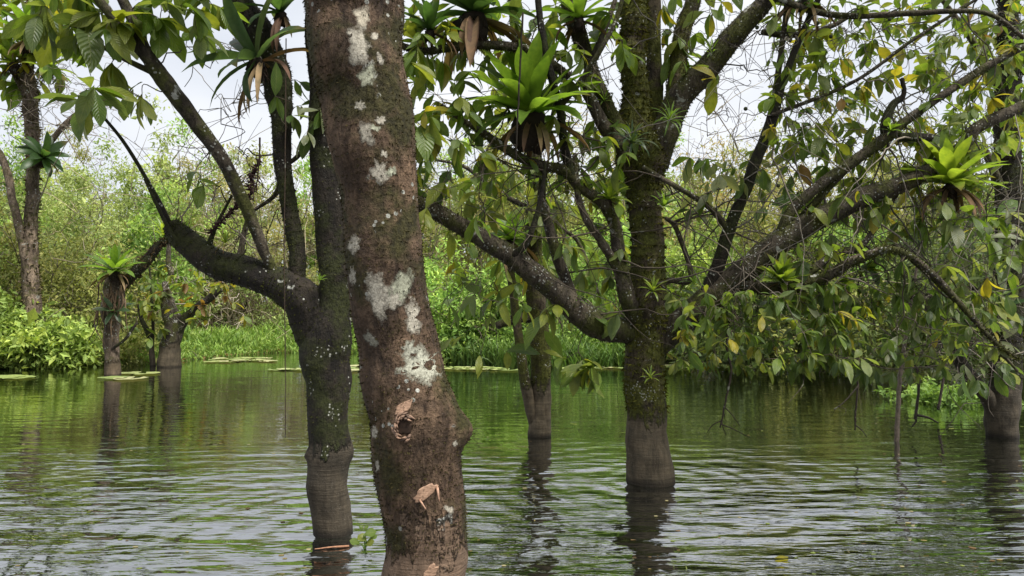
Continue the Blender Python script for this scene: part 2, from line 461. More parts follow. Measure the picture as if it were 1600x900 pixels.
# ------------------------------------------------------------------ trees
class Tree:
    def __init__(s, base, label, cat='tree', name='tree', group=None):
        s.org = np.array([base[0], base[1], 0.0])
        s.root = thing(name, s.org, label, cat, group)
        s.nodes, s.nrad = [], []
        s.leaves, s.twigs, s.moss = [], Bag(), Bag()
        s.bvh = None
        s.tw_col = (0.075, 0.06, 0.045)
    def limb(s, spec, mat, name='branch', segs=14, lump=0.22, lfreq=9.0, step=0.6, seed=0, moss=0, mossc=(0.035, 0.035, 0.01), mlen=0.025, keep=False, grow=True, knobs=()):
        """spec: (px, py, width in px, depth) along the limb"""
        pts = []
        for px, py, w, d in spec:
            p = P(px, py, d); pts.append((*p, 0.5 * w / FPX * d))
        pts = np.array(pts)
        seg = np.linalg.norm(np.diff(pts[:, :3], axis=0), axis=1).mean()
        rm = pts[:, 3].mean()
        n = int(np.clip(seg / max(rm * step, 0.008), 3, 60))
        c = catmull(pts, n); r = np.maximum(c[:, 3], 0.002); c = c[:, :3].copy()
        wob = np.stack([fbm(c * 3.1 + 7 * k + seed, 2, seed + k) for k in range(3)], -1)
        c[1:] += wob[1:] * rm * 0.28
        V, Q, T, D = tube(c, r, segs, lump, lfreq, seed)
        for (kp, kr, kh) in knobs:                       # swellings: centre, radius, height
            dd = np.linalg.norm(V - kp, axis=1)
            g = np.exp(-(dd / kr) ** 2)
            V[:len(D)] += D * (g[:len(D), None] * kh)
        o = link(name, mk_mesh(name, V - s.org, [Q, T], mat), s.root)
        if grow:
            k = max(1, len(c) // 30)
            s.nodes += list(c[::k]); s.nrad += list(r[::k])
        if moss:
            idx = rng.integers(0, len(D), moss * 3)
            pv = V[idx] + rng.normal(0, rm * 0.08, (len(idx), 3))
            msk = fbm(pv * 6.0, 3, 5 + seed) + 0.35 * (pv[:, 2] > 0.75) > rng.uniform(-0.3, 0.5, len(idx))
            msk &= pv[:, 2] > 0.6
            idx, pv = idx[msk][:moss], V[idx][msk][:moss]
            nn = D[idx]
            dirs = norm(nn * 0.8 + rng.normal(0, 0.55, nn.shape) + np.array([0, 0, -0.25]))
            sd_ = norm(np.cross(dirs, rng.normal(0, 1, nn.shape)))
            ll = mlen * rng.uniform(0.4, 1.3, len(idx))[:, None]; ww = ll * 0.22
            b0 = pv - nn * 0.003
            MV = np.stack([b0 - sd_ * ww, b0 + sd_ * ww, b0 + dirs * ll], 1).reshape(-1, 3)
            F = np.arange(len(MV)).reshape(-1, 3)
            cc = np.array(mossc) * rng.uniform(0.35, 1.7, (len(idx), 1)) * np.array([1, 1, 1])
            s.moss.add(MV, None, F, np.repeat(cc, 3, 0))
        if keep: s.bvh = BVHTree.FromPolygons([tuple(v) for v in V], [tuple(q) for q in Q])
        return o
    def grow(s, targets, pal='mid', n_leaf=(4, 7), size=(0.13, 0.2), droop=0.4, r0=0.0035, bare=False, curve=0.12, shapes=('obovate', 'obovate', 'lance', 'curl'), wid=0.42, along=0.35, up=False, tcol=None):
        """colonise target points: each joins the nearest part of the growing skeleton by a twig and carries a whorl of leaves"""
        targets = np.asarray(targets)
        nod = np.array(s.nodes); nr = np.array(s.nrad)
        d0 = np.array([np.min(np.linalg.norm(nod - t, axis=1)) for t in targets])
        for t in targets[np.argsort(d0)]:
            dd = np.linalg.norm(nod - t, axis=1); i = int(np.argmin(dd + 0.02 * rng.random(len(dd))))
            a = nod[i]; L = dd[i]
            if L < 0.01: continue
            m1 = a * 0.66 + t * 0.34 + rng.normal(0, curve * L, 3) + np.array([0, 0, 0.08 * L])
            m2 = a * 0.3 + t * 0.7 + rng.normal(0, curve * L, 3) + np.array([0, 0, 0.06 * L])
            c = catmull(np.array([a, m1, m2, t]), 4)
            rs = min(max(r0 * (1 + 2.2 * L), r0), max(nr[i] * 0.8, r0 * 0.8))
            r = np.linspace(rs, r0 * 0.55, len(c))
            col = np.array(tcol or s.tw_col) * rng.uniform(0.6, 1.5)
            s.twigs.tube(c, r, 5 if rs > 0.006 else 4, col)
            nod = np.vstack([nod, c[2::2]]); nr = np.concatenate([nr, r[2::2]])
            if bare: continue
            ax = norm(c[-1] - c[-3])
            k = int(rng.integers(n_leaf[0], n_leaf[1] + 1)); ph = rng.uniform(0, 6.28)
            u = norm(np.cross(ax, rng.normal(0, 1, 3))); v = np.cross(ax, u)
            base_t = rng.choice(PAL[pal])
            for q in range(k):
                an = ph + q * 2.4 + rng.normal(0, 0.25)
                rad = u * math.cos(an) + v * math.sin(an)
                dr = norm(rad * rng.uniform(0.7, 1.1) + ax * rng.uniform(0.25, 0.9) + np.array([0, 0, -1]) * droop * rng.uniform(0.5, 1.5))
                if up: dr = norm(dr + np.array([0, 0, 0.5]))
                bp = t if rng.random() > along else c[-1 - int(rng.integers(1, 5))]
                ln = rng.uniform(*size) * rng.lognormal(0, 0.2)
                hint = norm(np.array([0, 0, 1]) + rng.normal(0, 0.35, 3)) if abs(dr[2]) < 0.9 else norm(rng.normal(0, 1, 3))
                R = orient(dr, hint)
                ti = int(base_t if rng.random() < 0.55 else rng.choice(PAL[pal]))
                s.leaves.append((bp, R, ln, ln * wid * rng.uniform(0.8, 1.2), ti, str(rng.choice(shapes))))
        s.nodes = list(nod); s.nrad = list(nr)
    def arcs(s, targets, r0=0.005, reach=(0.4, 1.7), curl=0.09, tcol=None, sub=4):
        """long bare twigs: each runs in a crooked arc from a limb some way off to its target"""
        nod = np.array(s.nodes); nr = np.array(s.nrad); new, newr = [], []
        for t in np.asarray(targets)[::2]:
            dd = np.linalg.norm(nod - t, axis=1)
            ok = np.where((dd > reach[0]) & (dd < reach[1]))[0]
            i = int(rng.choice(ok)) if len(ok) else int(np.argmin(dd))
            a = nod[i]; L = dd[i]
            k = 5
            pts = np.array([a * (1 - q) + t * q for q in np.linspace(0, 1, k)])
            sag = rng.normal(0, 0.5, 3) * np.array([1, 1, 1.3])
            pts[1:-1] += rng.normal(0, curl * L * 0.35, (k - 2, 3)) + sag * (np.sin(np.pi * np.linspace(0, 1, k))[1:-1, None]) * curl * L
            c = catmull(pts, 3); c[1:-1] += rng.normal(0, 0.012, (len(c) - 2, 3))
            rs = min(r0 * rng.uniform(0.7, 1.6), nr[i])
            col = np.array(tcol or s.tw_col) * rng.uniform(0.5, 1.7)
            s.twigs.tube(c, np.linspace(rs, r0 * 0.28, len(c)), 5, col, 0.15, 40)
            for q in range(int(rng.integers(0, sub + 1))):
                j = int(rng.integers(5, len(c) - 1)); e = c[j] + rng.normal(0, 0.28, 3) * min(1, L)
                c2 = catmull(np.array([c[j], (c[j] + e) / 2 + rng.normal(0, 0.06, 3), e]), 4)
                s.twigs.tube(c2, np.linspace(r0 * 0.6, r0 * 0.3, len(c2)), 4, col)
            new += list(c[3::4]); newr += [r0 * 0.6] * len(c[3::4])
        s.nodes += new; s.nrad += newr
    def finish(s, max_parts=300):
        s.twigs.build('twigs', M_TWIG, s.root, s.org, 'stuff')
        s.moss.build('moss', M_MOSS, s.root, s.org, 'stuff', smooth=False)
        L = s.leaves
        if not L: return
        def size(l):
            x, y, f = proj(l[0])
            if f < 0.5 or not (-20 < x < 1620 and -20 < y < 920): return 0
            return l[2] / f * FPX
        L = sorted(L, key=size, reverse=True)
        n = sum(1 for l in L[:max_parts] if size(l) >= 10)
        for pos, R, ln, wd, ti, sh in L[:n]:
            o = bpy.data.objects.new('leaf', leaf_mesh(sh, ti))
            COL.objects.link(o); o.parent = s.root
            M = Matrix([[R[0][0] * ln, R[0][1] * wd / 0.42, R[0][2] * ln, pos[0] - s.org[0]],
                        [R[1][0] * ln, R[1][1] * wd / 0.42, R[1][2] * ln, pos[1] - s.org[1]],
                        [R[2][0] * ln, R[2][1] * wd / 0.42, R[2][2] * ln, pos[2] - s.org[2]], [0, 0, 0, 1]])
            o.matrix_local = M
        leaves_mesh('foliage', L[n:], s.root, s.org)
    def patch(s, px, py, w, h, mat, tint, name='lichen_patch', lift=0.003, rot=0.0, rough=0.3, depth_edge=-0.002, seed=0, parent=None):
        """irregular thin patch lying on the kept limb surface where the ray through (px,py) meets it"""
        rs = np.random.default_rng(seed + int(px * 7 + py))
        n = 26
        a = np.arange(n) / n * 2 * math.pi
        e = 1 + rough * sum(rs.normal(0, 0.5 / k ** 0.6) * np.cos(k * a + rs.uniform(0, 6.28)) for k in range(2, 9))
        rings = [0.0, 0.45, 0.8, 0.97, 1.0]
        V, ok = [], True
        cx, sx = math.cos(rot), math.sin(rot)
        def hit(x, y):
            d = P(px + x, py + y, 1.0) - CAM
            h_ = s.bvh.ray_cast(Vector(CAM), Vector(norm(d)))
            return h_
        cen = hit(0, 0)
        if cen[0] is None: return None
        V.append(np.array(cen[0]) + np.array(cen[1]) * lift)
        for k, q in enumerate(rings[1:]):
            for j in range(n):
                x = 0.5 * w * q * e[j] * math.cos(a[j]); y = 0.5 * h * q * e[j] * math.sin(a[j])
                h_ = hit(x * cx - y * sx, x * sx + y * cx)
                if h_[0] is None: h_ = cen
                lf = (lift * (0.8 + 0.5 * rs.random())) if k < 3 else depth_edge
                V.append(np.array(h_[0]) + np.array(h_[1]) * lf)
        T = [(0, 1 + (j + 1) % n, 1 + j) for j in range(n)]
        Q = [(1 + k * n + j, 1 + k * n + (j + 1) % n, 1 + (k + 1) * n + (j + 1) % n, 1 + (k + 1) * n + j) for k in range(len(rings) - 2) for j in range(n)]
        par = parent or s.root
        return link(name, mk_mesh(name, np.array(V) - s.org, [np.array(Q), np.array(T)], mat, np.tile(tint, (len(V), 1)), np.concatenate([[[0, 0]], np.repeat(np.array([[r_, 0] for r_ in rings[1:]]), n, 0)])), par)

def region(x0, x1, y0, y1, d0, d1, n):
    return np.array([P(rng.uniform(x0, x1), rng.uniform(y0, y1), rng.uniform(d0, d1)) for _ in range(n)])
def spots(L, d):
    return np.array([P(x, y, d + rng.normal(0, 0.12)) for x, y in L])
#PART2

# ------------------------------------------------------------------ setting: ground, water
def shore(x):
    """distance ahead at which the far bank leaves the water"""
    xs = [-60, -14, -8.5, -7, -3.5, -1.5, 3, 7, 9, 14, 60]
    ys = [15.5, 16.6, 18.2, 22.0, 22.0, 18.2, 18.0, 17.6, 16.6, 15.5, 15.0]
    return np.interp(x, xs, ys)

gx = np.concatenate([np.linspace(-400, -40, 12), np.linspace(-36, 36, 90), np.linspace(40, 400, 12)])
gy = np.concatenate([np.linspace(-60, 12, 12), np.linspace(13, 40, 70), np.linspace(45, 900, 16)])
GX, GY = np.meshgrid(gx, gy)
dd_ = GY - shore(GX)
GZ = np.where(dd_ < 0, np.clip(dd_ * 0.35, -1.4, 0), np.minimum(0.35, dd_ * 0.12)) - 0.02
GZ += 0.07 * fbm(np.stack([GX.ravel(), GY.ravel(), 0 * GX.ravel()], -1) * 0.7, 3, 2).reshape(GX.shape) * (np.abs(GX) < 40)
nx_, ny_ = len(gx), len(gy)
ii = np.arange(ny_ - 1)[:, None] * nx_; jj = np.arange(nx_ - 1)[None, :]
GQ = np.stack([ii + jj, ii + jj + 1, ii + nx_ + jj + 1, ii + nx_ + jj], -1).reshape(-1, 4)
m, t, bs = new_mat('marsh_soil')
ge = N(t, 'ShaderNodeNewGeometry')
t.links.new(ramp(t, noise(t, ge.outputs['Position'], 1.7, 6), [(0.35, (0.035, 0.028, 0.016)), (0.65, (0.07, 0.085, 0.025))]), bs.inputs['Base Color'])
bs.inputs['Roughness'].default_value = 0.95
ground = link('ground', mk_mesh('ground', np.stack([GX, GY, GZ], -1).reshape(-1, 3), GQ, m)); ground['kind'] = 'structure'

m, t, bs = new_mat('dark_lagoon_water')
bs.inputs['Base Color'].default_value = (0.006, 0.007, 0.004, 1)
bs.inputs['Roughness'].default_value = 0.03
bs.inputs['IOR'].default_value = 1.33
ge = N(t, 'ShaderNodeNewGeometry'); pos = ge.outputs['Position']
sp = N(t, 'ShaderNodeSeparateXYZ'); t.links.new(pos, sp.inputs[0])
def bands(rot, scale, dist, dscale, det=2):
    mp_ = N(t, 'ShaderNodeMapping'); mp_.inputs['Rotation'].default_value = (0, 0, R_(rot)); t.links.new(pos, mp_.inputs[0])
    w = N(t, 'ShaderNodeTexWave'); w.wave_type = 'BANDS'; w.bands_direction = 'Y'
    w.inputs['Scale'].default_value = scale; w.inputs['Distortion'].default_value = dist
    w.inputs['Detail'].default_value = det; w.inputs['Detail Scale'].default_value = dscale
    t.links.new(mp_.outputs[0], w.inputs['Vector'])
    return w.outputs['Fac']
def snoise(rot, sx, sy, det=3, rough=0.5, off=0.0):
    mp_ = N(t, 'ShaderNodeMapping'); mp_.inputs['Rotation'].default_value = (0, 0, R_(rot)); mp_.inputs['Scale'].default_value = (sx, sy, 1)
    mp_.inputs['Location'].default_value = (off, off * 1.7, 0)
    t.links.new(pos, mp_.inputs[0]); return noise(t, mp_.outputs[0], 1.0, det, rough, 0.4)
def ring(cx, cy, wl, reach):
    """ripples running out from a trunk"""
    dx = math_(t, 'SUBTRACT', sp.outputs['X'], cx); dy = math_(t, 'SUBTRACT', sp.outputs['Y'], cy)
    rr = math_(t, 'SQRT', math_(t, 'ADD', math_(t, 'MULTIPLY', dx, dx), math_(t, 'MULTIPLY', dy, dy)))
    rr2 = math_(t, 'ADD', rr, math_(t, 'MULTIPLY', snoise(0, 1.3, 1.3, 3, 0.5, 3), 0.35))
    s_ = math_(t, 'SINE', math_(t, 'MULTIPLY', rr2, 2 * math.pi / wl))
    return math_(t, 'MULTIPLY', s_, math_(t, 'POWER', 2.718, math_(t, 'MULTIPLY', rr, -1.0 / reach)))
near = N(t, 'ShaderNodeMapRange'); near.inputs[1].default_value = 3.5; near.inputs[2].default_value = 8.3
near.inputs[3].default_value = 1.0; near.inputs[4].default_value = 0.07; t.links.new(sp.outputs['Y'], near.inputs[0])
patchy = ramp(t, snoise(12, 0.55, 1.2, 3, 0.55, 9), [(0.36, (0.3, 0.3, 0.3)), (0.62, (1.15, 1.15, 1.15))])
def ridge(n_): return math_(t, 'SUBTRACT', 1.0, math_(t, 'MULTIPLY', math_(t, 'ABSOLUTE', math_(t, 'SUBTRACT', n_, 0.5)), 3.2))
h = math_(t, 'MULTIPLY', bands(-8, 1.05, 9.0, 0.8, 3), 0.15)
h = math_(t, 'ADD', h, math_(t, 'MULTIPLY', snoise(9, 1.3, 5.6, 3, 0.55), 1.25))
h = math_(t, 'ADD', h, math_(t, 'MULTIPLY', ridge(snoise(-5, 1.5, 6.0, 2, 0.4, 4)), 0.16))
h = math_(t, 'ADD', h, math_(t, 'MULTIPLY', snoise(-16, 5.0, 17.0, 2, 0.5, 6), 0.3))
h = math_(t, 'MULTIPLY', h, patchy)
h = math_(t, 'ADD', h, math_(t, 'MULTIPLY', ring(*W(517, 830)[:2], 0.24, 1.3), 0.22))
h = math_(t, 'ADD', h, math_(t, 'MULTIPLY', ring(*W(1018, 752)[:2], 0.27, 1.5), 0.2))
h = math_(t, 'ADD', h, math_(t, 'MULTIPLY', ring(*W(842, 680)[:2], 0.3, 1.4), 0.2))
nr2 = N(t, 'ShaderNodeMapRange'); nr2.inputs[1].default_value = 3.5; nr2.inputs[2].default_value = 7.0; nr2.inputs[3].default_value = 1.0; nr2.inputs[4].default_value = 0.0; t.links.new(sp.outputs['Y'], nr2.inputs[0])
h = math_(t, 'ADD', h, math_(t, 'MULTIPLY', nr2.outputs[0], math_(t, 'MULTIPLY', ridge(snoise(20, 6, 15.0, 3, 0.5, 11)), 0.05)))
h = math_(t, 'MULTIPLY', h, near.outputs[0])
h = math_(t, 'ADD', h, math_(t, 'MULTIPLY', snoise(3, 1.4, 6.0, 2, 0.5, 2), 0.14))
bp = N(t, 'ShaderNodeBump', Strength=1.0, Distance=0.042)
t.links.new(h, bp.inputs['Height']); t.links.new(bp.outputs[0], bs.inputs['Normal'])
WV = np.array([(-500, -80, 0), (500, -80, 0), (500, 60, 0), (-500, 60, 0)], float)
gl = N(t, 'ShaderNodeBsdfGlossy'); gl.inputs['Roughness'].default_value = 0.012; gl.inputs['Color'].default_value = (0.86, 0.87, 0.88, 1)
t.links.new(bp.outputs[0], gl.inputs['Normal'])
fr_ = N(t, 'ShaderNodeFresnel'); fr_.inputs['IOR'].default_value = 1.5; t.links.new(bp.outputs[0], fr_.inputs['Normal'])
ms = N(t, 'ShaderNodeMixShader'); t.links.new(math_(t, 'ADD', math_(t, 'MULTIPLY', fr_.outputs[0], 0.9), 0.34, True), ms.inputs[0])
t.links.new(bs.outputs[0], ms.inputs[1]); t.links.new(gl.outputs[0], ms.inputs[2]); t.links.new(ms.outputs[0], t.nodes['Material Output'].inputs['Surface'])
water = link('water', mk_mesh('water', WV, np.array([[0, 1, 2, 3]]), m, smooth=False)); water['kind'] = 'structure'

# ------------------------------------------------------------------ far bank vegetation
def leaf_cloud(cent, scat, n, size, tints, bag, flat=0.5, long=2.2):
    """n two-triangle leaves scattered in clumps round cent (k,3)"""
    k = rng.integers(0, len(cent), n)
    p = cent[k] + rng.normal(0, 1, (n, 3)) * scat
    p[:, 2] = np.maximum(p[:, 2], 0.03)
    a = norm(rng.normal(0, 1, (n, 3)) + np.array([0, 0, -0.25]))
    hint = norm(rng.normal(0, flat, (n, 3)) + np.array([0, -0.25, 1.0]))
    s_ = norm(np.cross(hint, a)); nn = np.cross(a, s_)
    L = (size * rng.lognormal(0, 0.35, n))[:, None]; w = L / long * 0.5
    V = np.stack([p, p + a * L * 0.5 + s_ * w + nn * L * 0.06, p + a * L - nn * L * 0.12, p + a * L * 0.5 - s_ * w + nn * L * 0.06], 1).reshape(-1, 3)
    b = np.arange(n)[:, None] * 4
    F = np.concatenate([b + np.array([[0, 1, 2]]), b + np.array([[0, 2, 3]])], 0)
    tt = np.asarray(tints)
    kc = rng.integers(0, len(tt), len(cent))
    c = np.where((rng.random(n) < 0.65)[:, None], tt[kc[k]], tt[rng.integers(0, len(tt), n)]) * rng.uniform(0.75, 1.25, (n, 1))
    bag.add(V, None, F, np.repeat(c, 4, 0))

FARPAL = {
    'olive': [(0.1, 0.115, 0.03), (0.13, 0.15, 0.035), (0.075, 0.09, 0.025), (0.16, 0.16, 0.05)],
    'lime': [(0.16, 0.23, 0.05), (0.22, 0.28, 0.06), (0.12, 0.18, 0.04), (0.09, 0.14, 0.03)],
    'green': [(0.08, 0.15, 0.03), (0.12, 0.2, 0.04), (0.05, 0.1, 0.025), (0.16, 0.24, 0.05)],
    'fresh': [(0.13, 0.23, 0.05), (0.18, 0.29, 0.06), (0.09, 0.17, 0.035), (0.22, 0.3, 0.07)],
    'tan': [(0.15, 0.15, 0.06), (0.18, 0.2, 0.06), (0.11, 0.13, 0.05), (0.2, 0.18, 0.08)],
    'pale': [(0.16, 0.2, 0.08), (0.2, 0.24, 0.09), (0.13, 0.18, 0.06), (0.11, 0.16, 0.05)],
    'dark': [(0.04, 0.065, 0.02), (0.06, 0.09, 0.025), (0.03, 0.05, 0.015), (0.08, 0.11, 0.03)],  # shade under the right bank put into the leaf colour
    'gold': [(0.18, 0.18, 0.06), (0.14, 0.17, 0.05), (0.1, 0.13, 0.04), (0.22, 0.17, 0.06)],
}

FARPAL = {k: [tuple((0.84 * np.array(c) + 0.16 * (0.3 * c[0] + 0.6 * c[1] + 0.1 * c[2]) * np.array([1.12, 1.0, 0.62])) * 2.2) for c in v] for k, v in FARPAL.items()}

def bush_parts(x, y, wid, top, pal, n_leaf, size, n_stem, foliage, stems, open_=0.0, zb=0.0, scol=(0.11, 0.095, 0.07), hang=0.0):
    """an uneven dome of leaf clumps, each on a twig that runs down to a crooked stem"""
    cents, sk = [], []
    for q in range(max(4, n_stem // 4)):
        u = rng.uniform(-1, 1); v = rng.uniform(-0.6, 0.6)
        b = np.array([x + u * wid * 0.3, y + v * wid * 0.3, zb - 0.1])
        hh = top * rng.uniform(0.5, 0.95) * (1 - 0.3 * u * u)
        e = np.array([x + u * wid * 0.5 + rng.normal(0, wid * 0.2), y + v * wid * 0.5 + rng.normal(0, wid * 0.12), zb + hh])
        m1 = b * 0.66 + e * 0.34 + rng.normal(0, 0.12 * wid, 3) * np.array([1, 1, 0.3])
        m2 = b * 0.3 + e * 0.7 + rng.normal(0, 0.12 * wid, 3) * np.array([1, 1, 0.3])
        c = catmull(np.array([b, m1, m2, e]), 4)
        r0 = 0.012 + 0.006 * hh * rng.random()
        stems.tube(c, np.linspace(r0, 0.005, len(c)), 4, np.array(scol) * rng.uniform(0.5, 1.5))
        sk.append(c)
    sk = np.vstack(sk)
    n_c = max(30, n_leaf // 45)
    ph = rng.uniform(0, 6.28, 3)
    for q in range(n_c):
        a = rng.uniform(0, 2 * math.pi); r = math.sqrt(rng.random())
        zt = top * (1 - 0.42 * r ** 2) * (0.86 + 0.14 * math.sin(3 * a + ph[0]) + 0.1 * math.sin(5 * r + ph[1]))
        z = zb + zt * (rng.random() ** (0.55 if open_ < 0.9 else 0.75)) * 0.98 + 0.05
        p = np.array([x + math.cos(a) * r * wid * 0.56, y + math.sin(a) * r * wid * 0.5, z])
        cents.append(p)
    for p in (cents if open_ == 0 else cents + [c_ + rng.normal(0, 0.35, 3) for c_ in cents] * (2 if open_ > 0.7 else 1)):
        if open_ == 0 and rng.random() < 0.5: continue
        i = int(np.argmin(np.linalg.norm(sk - p + np.array([0, 0, 0.35]), axis=1)))
        q0 = sk[i]; L = np.linalg.norm(p - q0)
        if L > 1.6 or p[2] < 0.05: q0 = p + rng.normal(0, 0.4, 3) * np.array([1, 1, 0.7]) - np.array([0, 0, 0.25]); q0[2] = max(q0[2], 0.0)
        c = catmull(np.array([q0, (q0 + p) / 2 + rng.normal(0, 0.12, 3), p]), 3)
        stems.tube(c, np.linspace(0.0085, 0.0035, len(c)), 3, np.array(scol) * rng.uniform(0.5, 1.8))
    if open_ > 0:
        for q in range(int(n_stem * (0.5 + open_))):
            a = sk[int(rng.integers(0, len(sk)))]; e = a + rng.normal(0, 1, 3) * np.array([0.9, 0.5, 0.7]); e[2] = min(max(e[2], 0.2), top * 1.03)
            c = catmull(np.array([a, (a + e) / 2 + rng.normal(0, 0.2, 3), e + rng.normal(0, 0.1, 3), e + rng.normal(0, 0.3, 3)]), 3) - np.array([0, wid * 0.25 * rng.random(), 0])
            stems.tube(c, np.linspace(0.013, 0.005, len(c)), 3, np.array(scol) * rng.uniform(0.8, 2.4))
    if hang:
        for q in range(int(n_stem * hang)):
            cents.append(np.array([x + rng.uniform(-0.6, 0.6) * wid, y - wid * 0.4 * rng.uniform(0.4, 1.2), zb * 0.6 + rng.uniform(0.05, 0.7)]))
    leaf_cloud(np.array(cents), 0.12 + 0.02 * wid, int(n_leaf * 3.4), size * rng.uniform(0.9, 1.45), FARPAL[pal], foliage)

def bush(px, d, wpx, topy, pal, n_leaf, size, n_stem, label, open_=0.0, hang=0.0, zb=0.0, name='bush', cat='bush', group='bushes crowding the far bank', scol=(0.11, 0.095, 0.07)):
    x = (px - 800) / FPX * d; wid = wpx / FPX * d; top = P(px, topy, d)[2] * (1.14 if px < 600 else 1.3 if d > 17 else 1.0)
    root = thing(name, (x, d, 0), label, cat, group)
    f, s_ = Bag(), Bag()
    bush_parts(x, d, wid, top, pal, n_leaf, size, n_stem, f, s_, open_, zb, scol, hang)
    s_.build('stems', M_TWIG, root, (x, d, 0), 'stuff')
    f.build('foliage', M_FAR, root, (x, d, 0), 'stuff', smooth=False)
    return root

BUSHES = [
 # px, d, width px, top py, palette, leaves, leaf size, stems, label, open, hang
 (5, 16.9, 130, 470, 'lime', 2600, 0.10, 24, 'pale lime bush leaning over the water at the left border of the photo', 0, 1.2),
 (92, 17.2, 100, 505, 'lime', 2400, 0.10, 22, 'low bright lime bush touching the water left of the bromeliad topped stump', 0, 1.6),
 (150, 18.6, 190, 395, 'olive', 4600, 0.075, 34, 'fine leaved olive bush directly behind the bromeliad topped stump', 0.1, 1.5),
 (20, 19.5, 200, 330, 'olive', 4200, 0.08, 34, 'olive green bush wrapping the foot of the tall pale trunk at left', 0.1, 0.8),
 (225, 20.0, 130, 330, 'green', 2800, 0.08, 28, 'green bush between the bromeliad topped stump and the forked grey stump', 0.2, 0.8),
 (100, 22.5, 240, 240, 'pale', 3600, 0.085, 46, 'tall pale bush rising behind the olive one at left', 0.4, 0),
 (205, 24.5, 210, 192, 'pale', 3000, 0.09, 40, 'tallest pale bush against the sky at left beside the palm', 0.4, 0),
 (285, 25.5, 190, 225, 'fresh', 2600, 0.09, 40, 'fresh green tall bush above the forked grey stump', 0.4, 0),
 (-30, 21.5, 170, 215, 'green', 3000, 0.09, 38, 'dark green tall bush cut by the left border above the lime one', 0.2, 0),
 (345, 25.5, 170, 255, 'tan', 1500, 0.07, 80, 'tan tangle of bare twigs behind the long broken mossy limb', 1.2, 0),
 (440, 26.0, 190, 250, 'tan', 1600, 0.07, 84, 'tan twiggy thicket seen between the two dark stems at left', 1.2, 0),
 (370, 24.0, 150, 375, 'pale', 1500, 0.07, 50, 'low pale thicket rising straight from the marsh grass', 1.0, 0),
 (690, 19.0, 130, 400, 'fresh', 3400, 0.085, 32, 'fresh green bush at the water just right of the reddish trunk', 0.1, 1.4),
 (775, 18.8, 130, 430, 'green', 3200, 0.085, 30, 'mid green bush behind the thin twin stemmed tree', 0.1, 1.3),
 (700, 24.5, 220, 222, 'tan', 2000, 0.075, 84, 'tall tan thicket against the sky right of the reddish trunk', 1.0, 0),
 (880, 19.2, 150, 385, 'green', 3600, 0.085, 34, 'broad green bush between the thin tree and the mossy many limbed tree', 0.1, 1.4),
 (810, 23.0, 200, 262, 'olive', 2800, 0.085, 44, 'tall olive bush above the thin twin stemmed tree', 0.4, 0),
 (965, 20.5, 150, 345, 'fresh', 2800, 0.085, 32, 'fresh green bush right behind the mossy many limbed trunk', 0.2, 1.0),
 (935, 25.0, 210, 232, 'gold', 2200, 0.08, 60, 'golden tinged tall thicket behind the mossy many limbed tree', 0.8, 0),
 (1090, 19.0, 170, 370, 'lime', 3200, 0.085, 32, 'yellow green bush right of the mossy many limbed trunk', 0.2, 1.4),
 (1110, 24.0, 230, 232, 'gold', 2400, 0.08, 66, 'golden twiggy thicket under the open sky right of the mossy trunk', 0.9, 0),
 (1215, 19.5, 190, 345, 'olive', 3600, 0.085, 36, 'olive bush behind the long low mossy limb', 0.2, 1.2),
 (1320, 18.2, 180, 400, 'green', 3200, 0.09, 32, 'green bush behind the drooping leaves over the water', 0.1, 0.8),
 (1300, 24.0, 240, 222, 'tan', 2400, 0.08, 70, 'tan thicket under the bare twigs at right', 0.9, 0),
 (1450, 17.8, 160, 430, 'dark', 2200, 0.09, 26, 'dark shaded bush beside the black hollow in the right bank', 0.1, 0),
 (1465, 22.0, 240, 255, 'olive', 3400, 0.09, 50, 'tall olive bush behind the large yellow green bromeliad', 0.4, 0),
 (1590, 17.8, 140, 380, 'green', 3000, 0.09, 30, 'green bush cut by the right border behind the mossy right hand tree', 0.1, 0.8),
 (1610, 23.0, 220, 228, 'fresh', 2800, 0.09, 44, 'fresh green tall bush cut by the right border against the sky', 0.4, 0),
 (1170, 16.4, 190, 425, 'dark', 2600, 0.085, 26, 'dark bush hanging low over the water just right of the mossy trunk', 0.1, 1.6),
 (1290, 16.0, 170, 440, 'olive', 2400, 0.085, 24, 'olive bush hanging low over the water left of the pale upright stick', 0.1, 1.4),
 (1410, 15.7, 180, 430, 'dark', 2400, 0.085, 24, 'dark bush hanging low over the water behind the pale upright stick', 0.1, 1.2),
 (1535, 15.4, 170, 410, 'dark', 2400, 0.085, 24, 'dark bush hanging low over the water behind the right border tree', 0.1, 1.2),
]
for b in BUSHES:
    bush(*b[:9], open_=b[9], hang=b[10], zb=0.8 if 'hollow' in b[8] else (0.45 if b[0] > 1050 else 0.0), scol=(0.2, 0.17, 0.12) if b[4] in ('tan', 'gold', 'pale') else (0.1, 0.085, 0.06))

# the mass of far-off scrub that closes the view behind and beside them
f, s_ = Bag(), Bag()
for k in range(150):
    d = rng.uniform(27, 38); x = rng.uniform(-1.25, 1.25) * d * 0.95
    px = 800 + x / d * FPX
    top = P(px, rng.uniform(185, 270), d)[2]
    bush_parts(x, d, rng.uniform(2.5, 4.5), top, rng.choice(['tan', 'pale', 'olive', 'fresh']), 1100, 0.12, 24, f, s_, 0.8, 0.3, (0.17, 0.14, 0.1))
for sx in (-1, 1):                     # the banks close in beside the view
    for k in range(22):
        d = rng.uniform(12.5, 26); x = sx * (d * 0.7 + rng.uniform(1.5, 9))
        bush_parts(x, d, rng.uniform(2.0, 4.0), rng.uniform(2.5, 5.5), rng.choice(['olive', 'green', 'pale']), 1000, 0.12, 14, f, s_, 0.3, 0.0)
far = f.build('far_scrub', M_FAR, None, (0, 0, 0), 'stuff', smooth=False)
tag(far, 'dense mixed scrub filling the view beyond the bushes of the far bank', 'scrub')
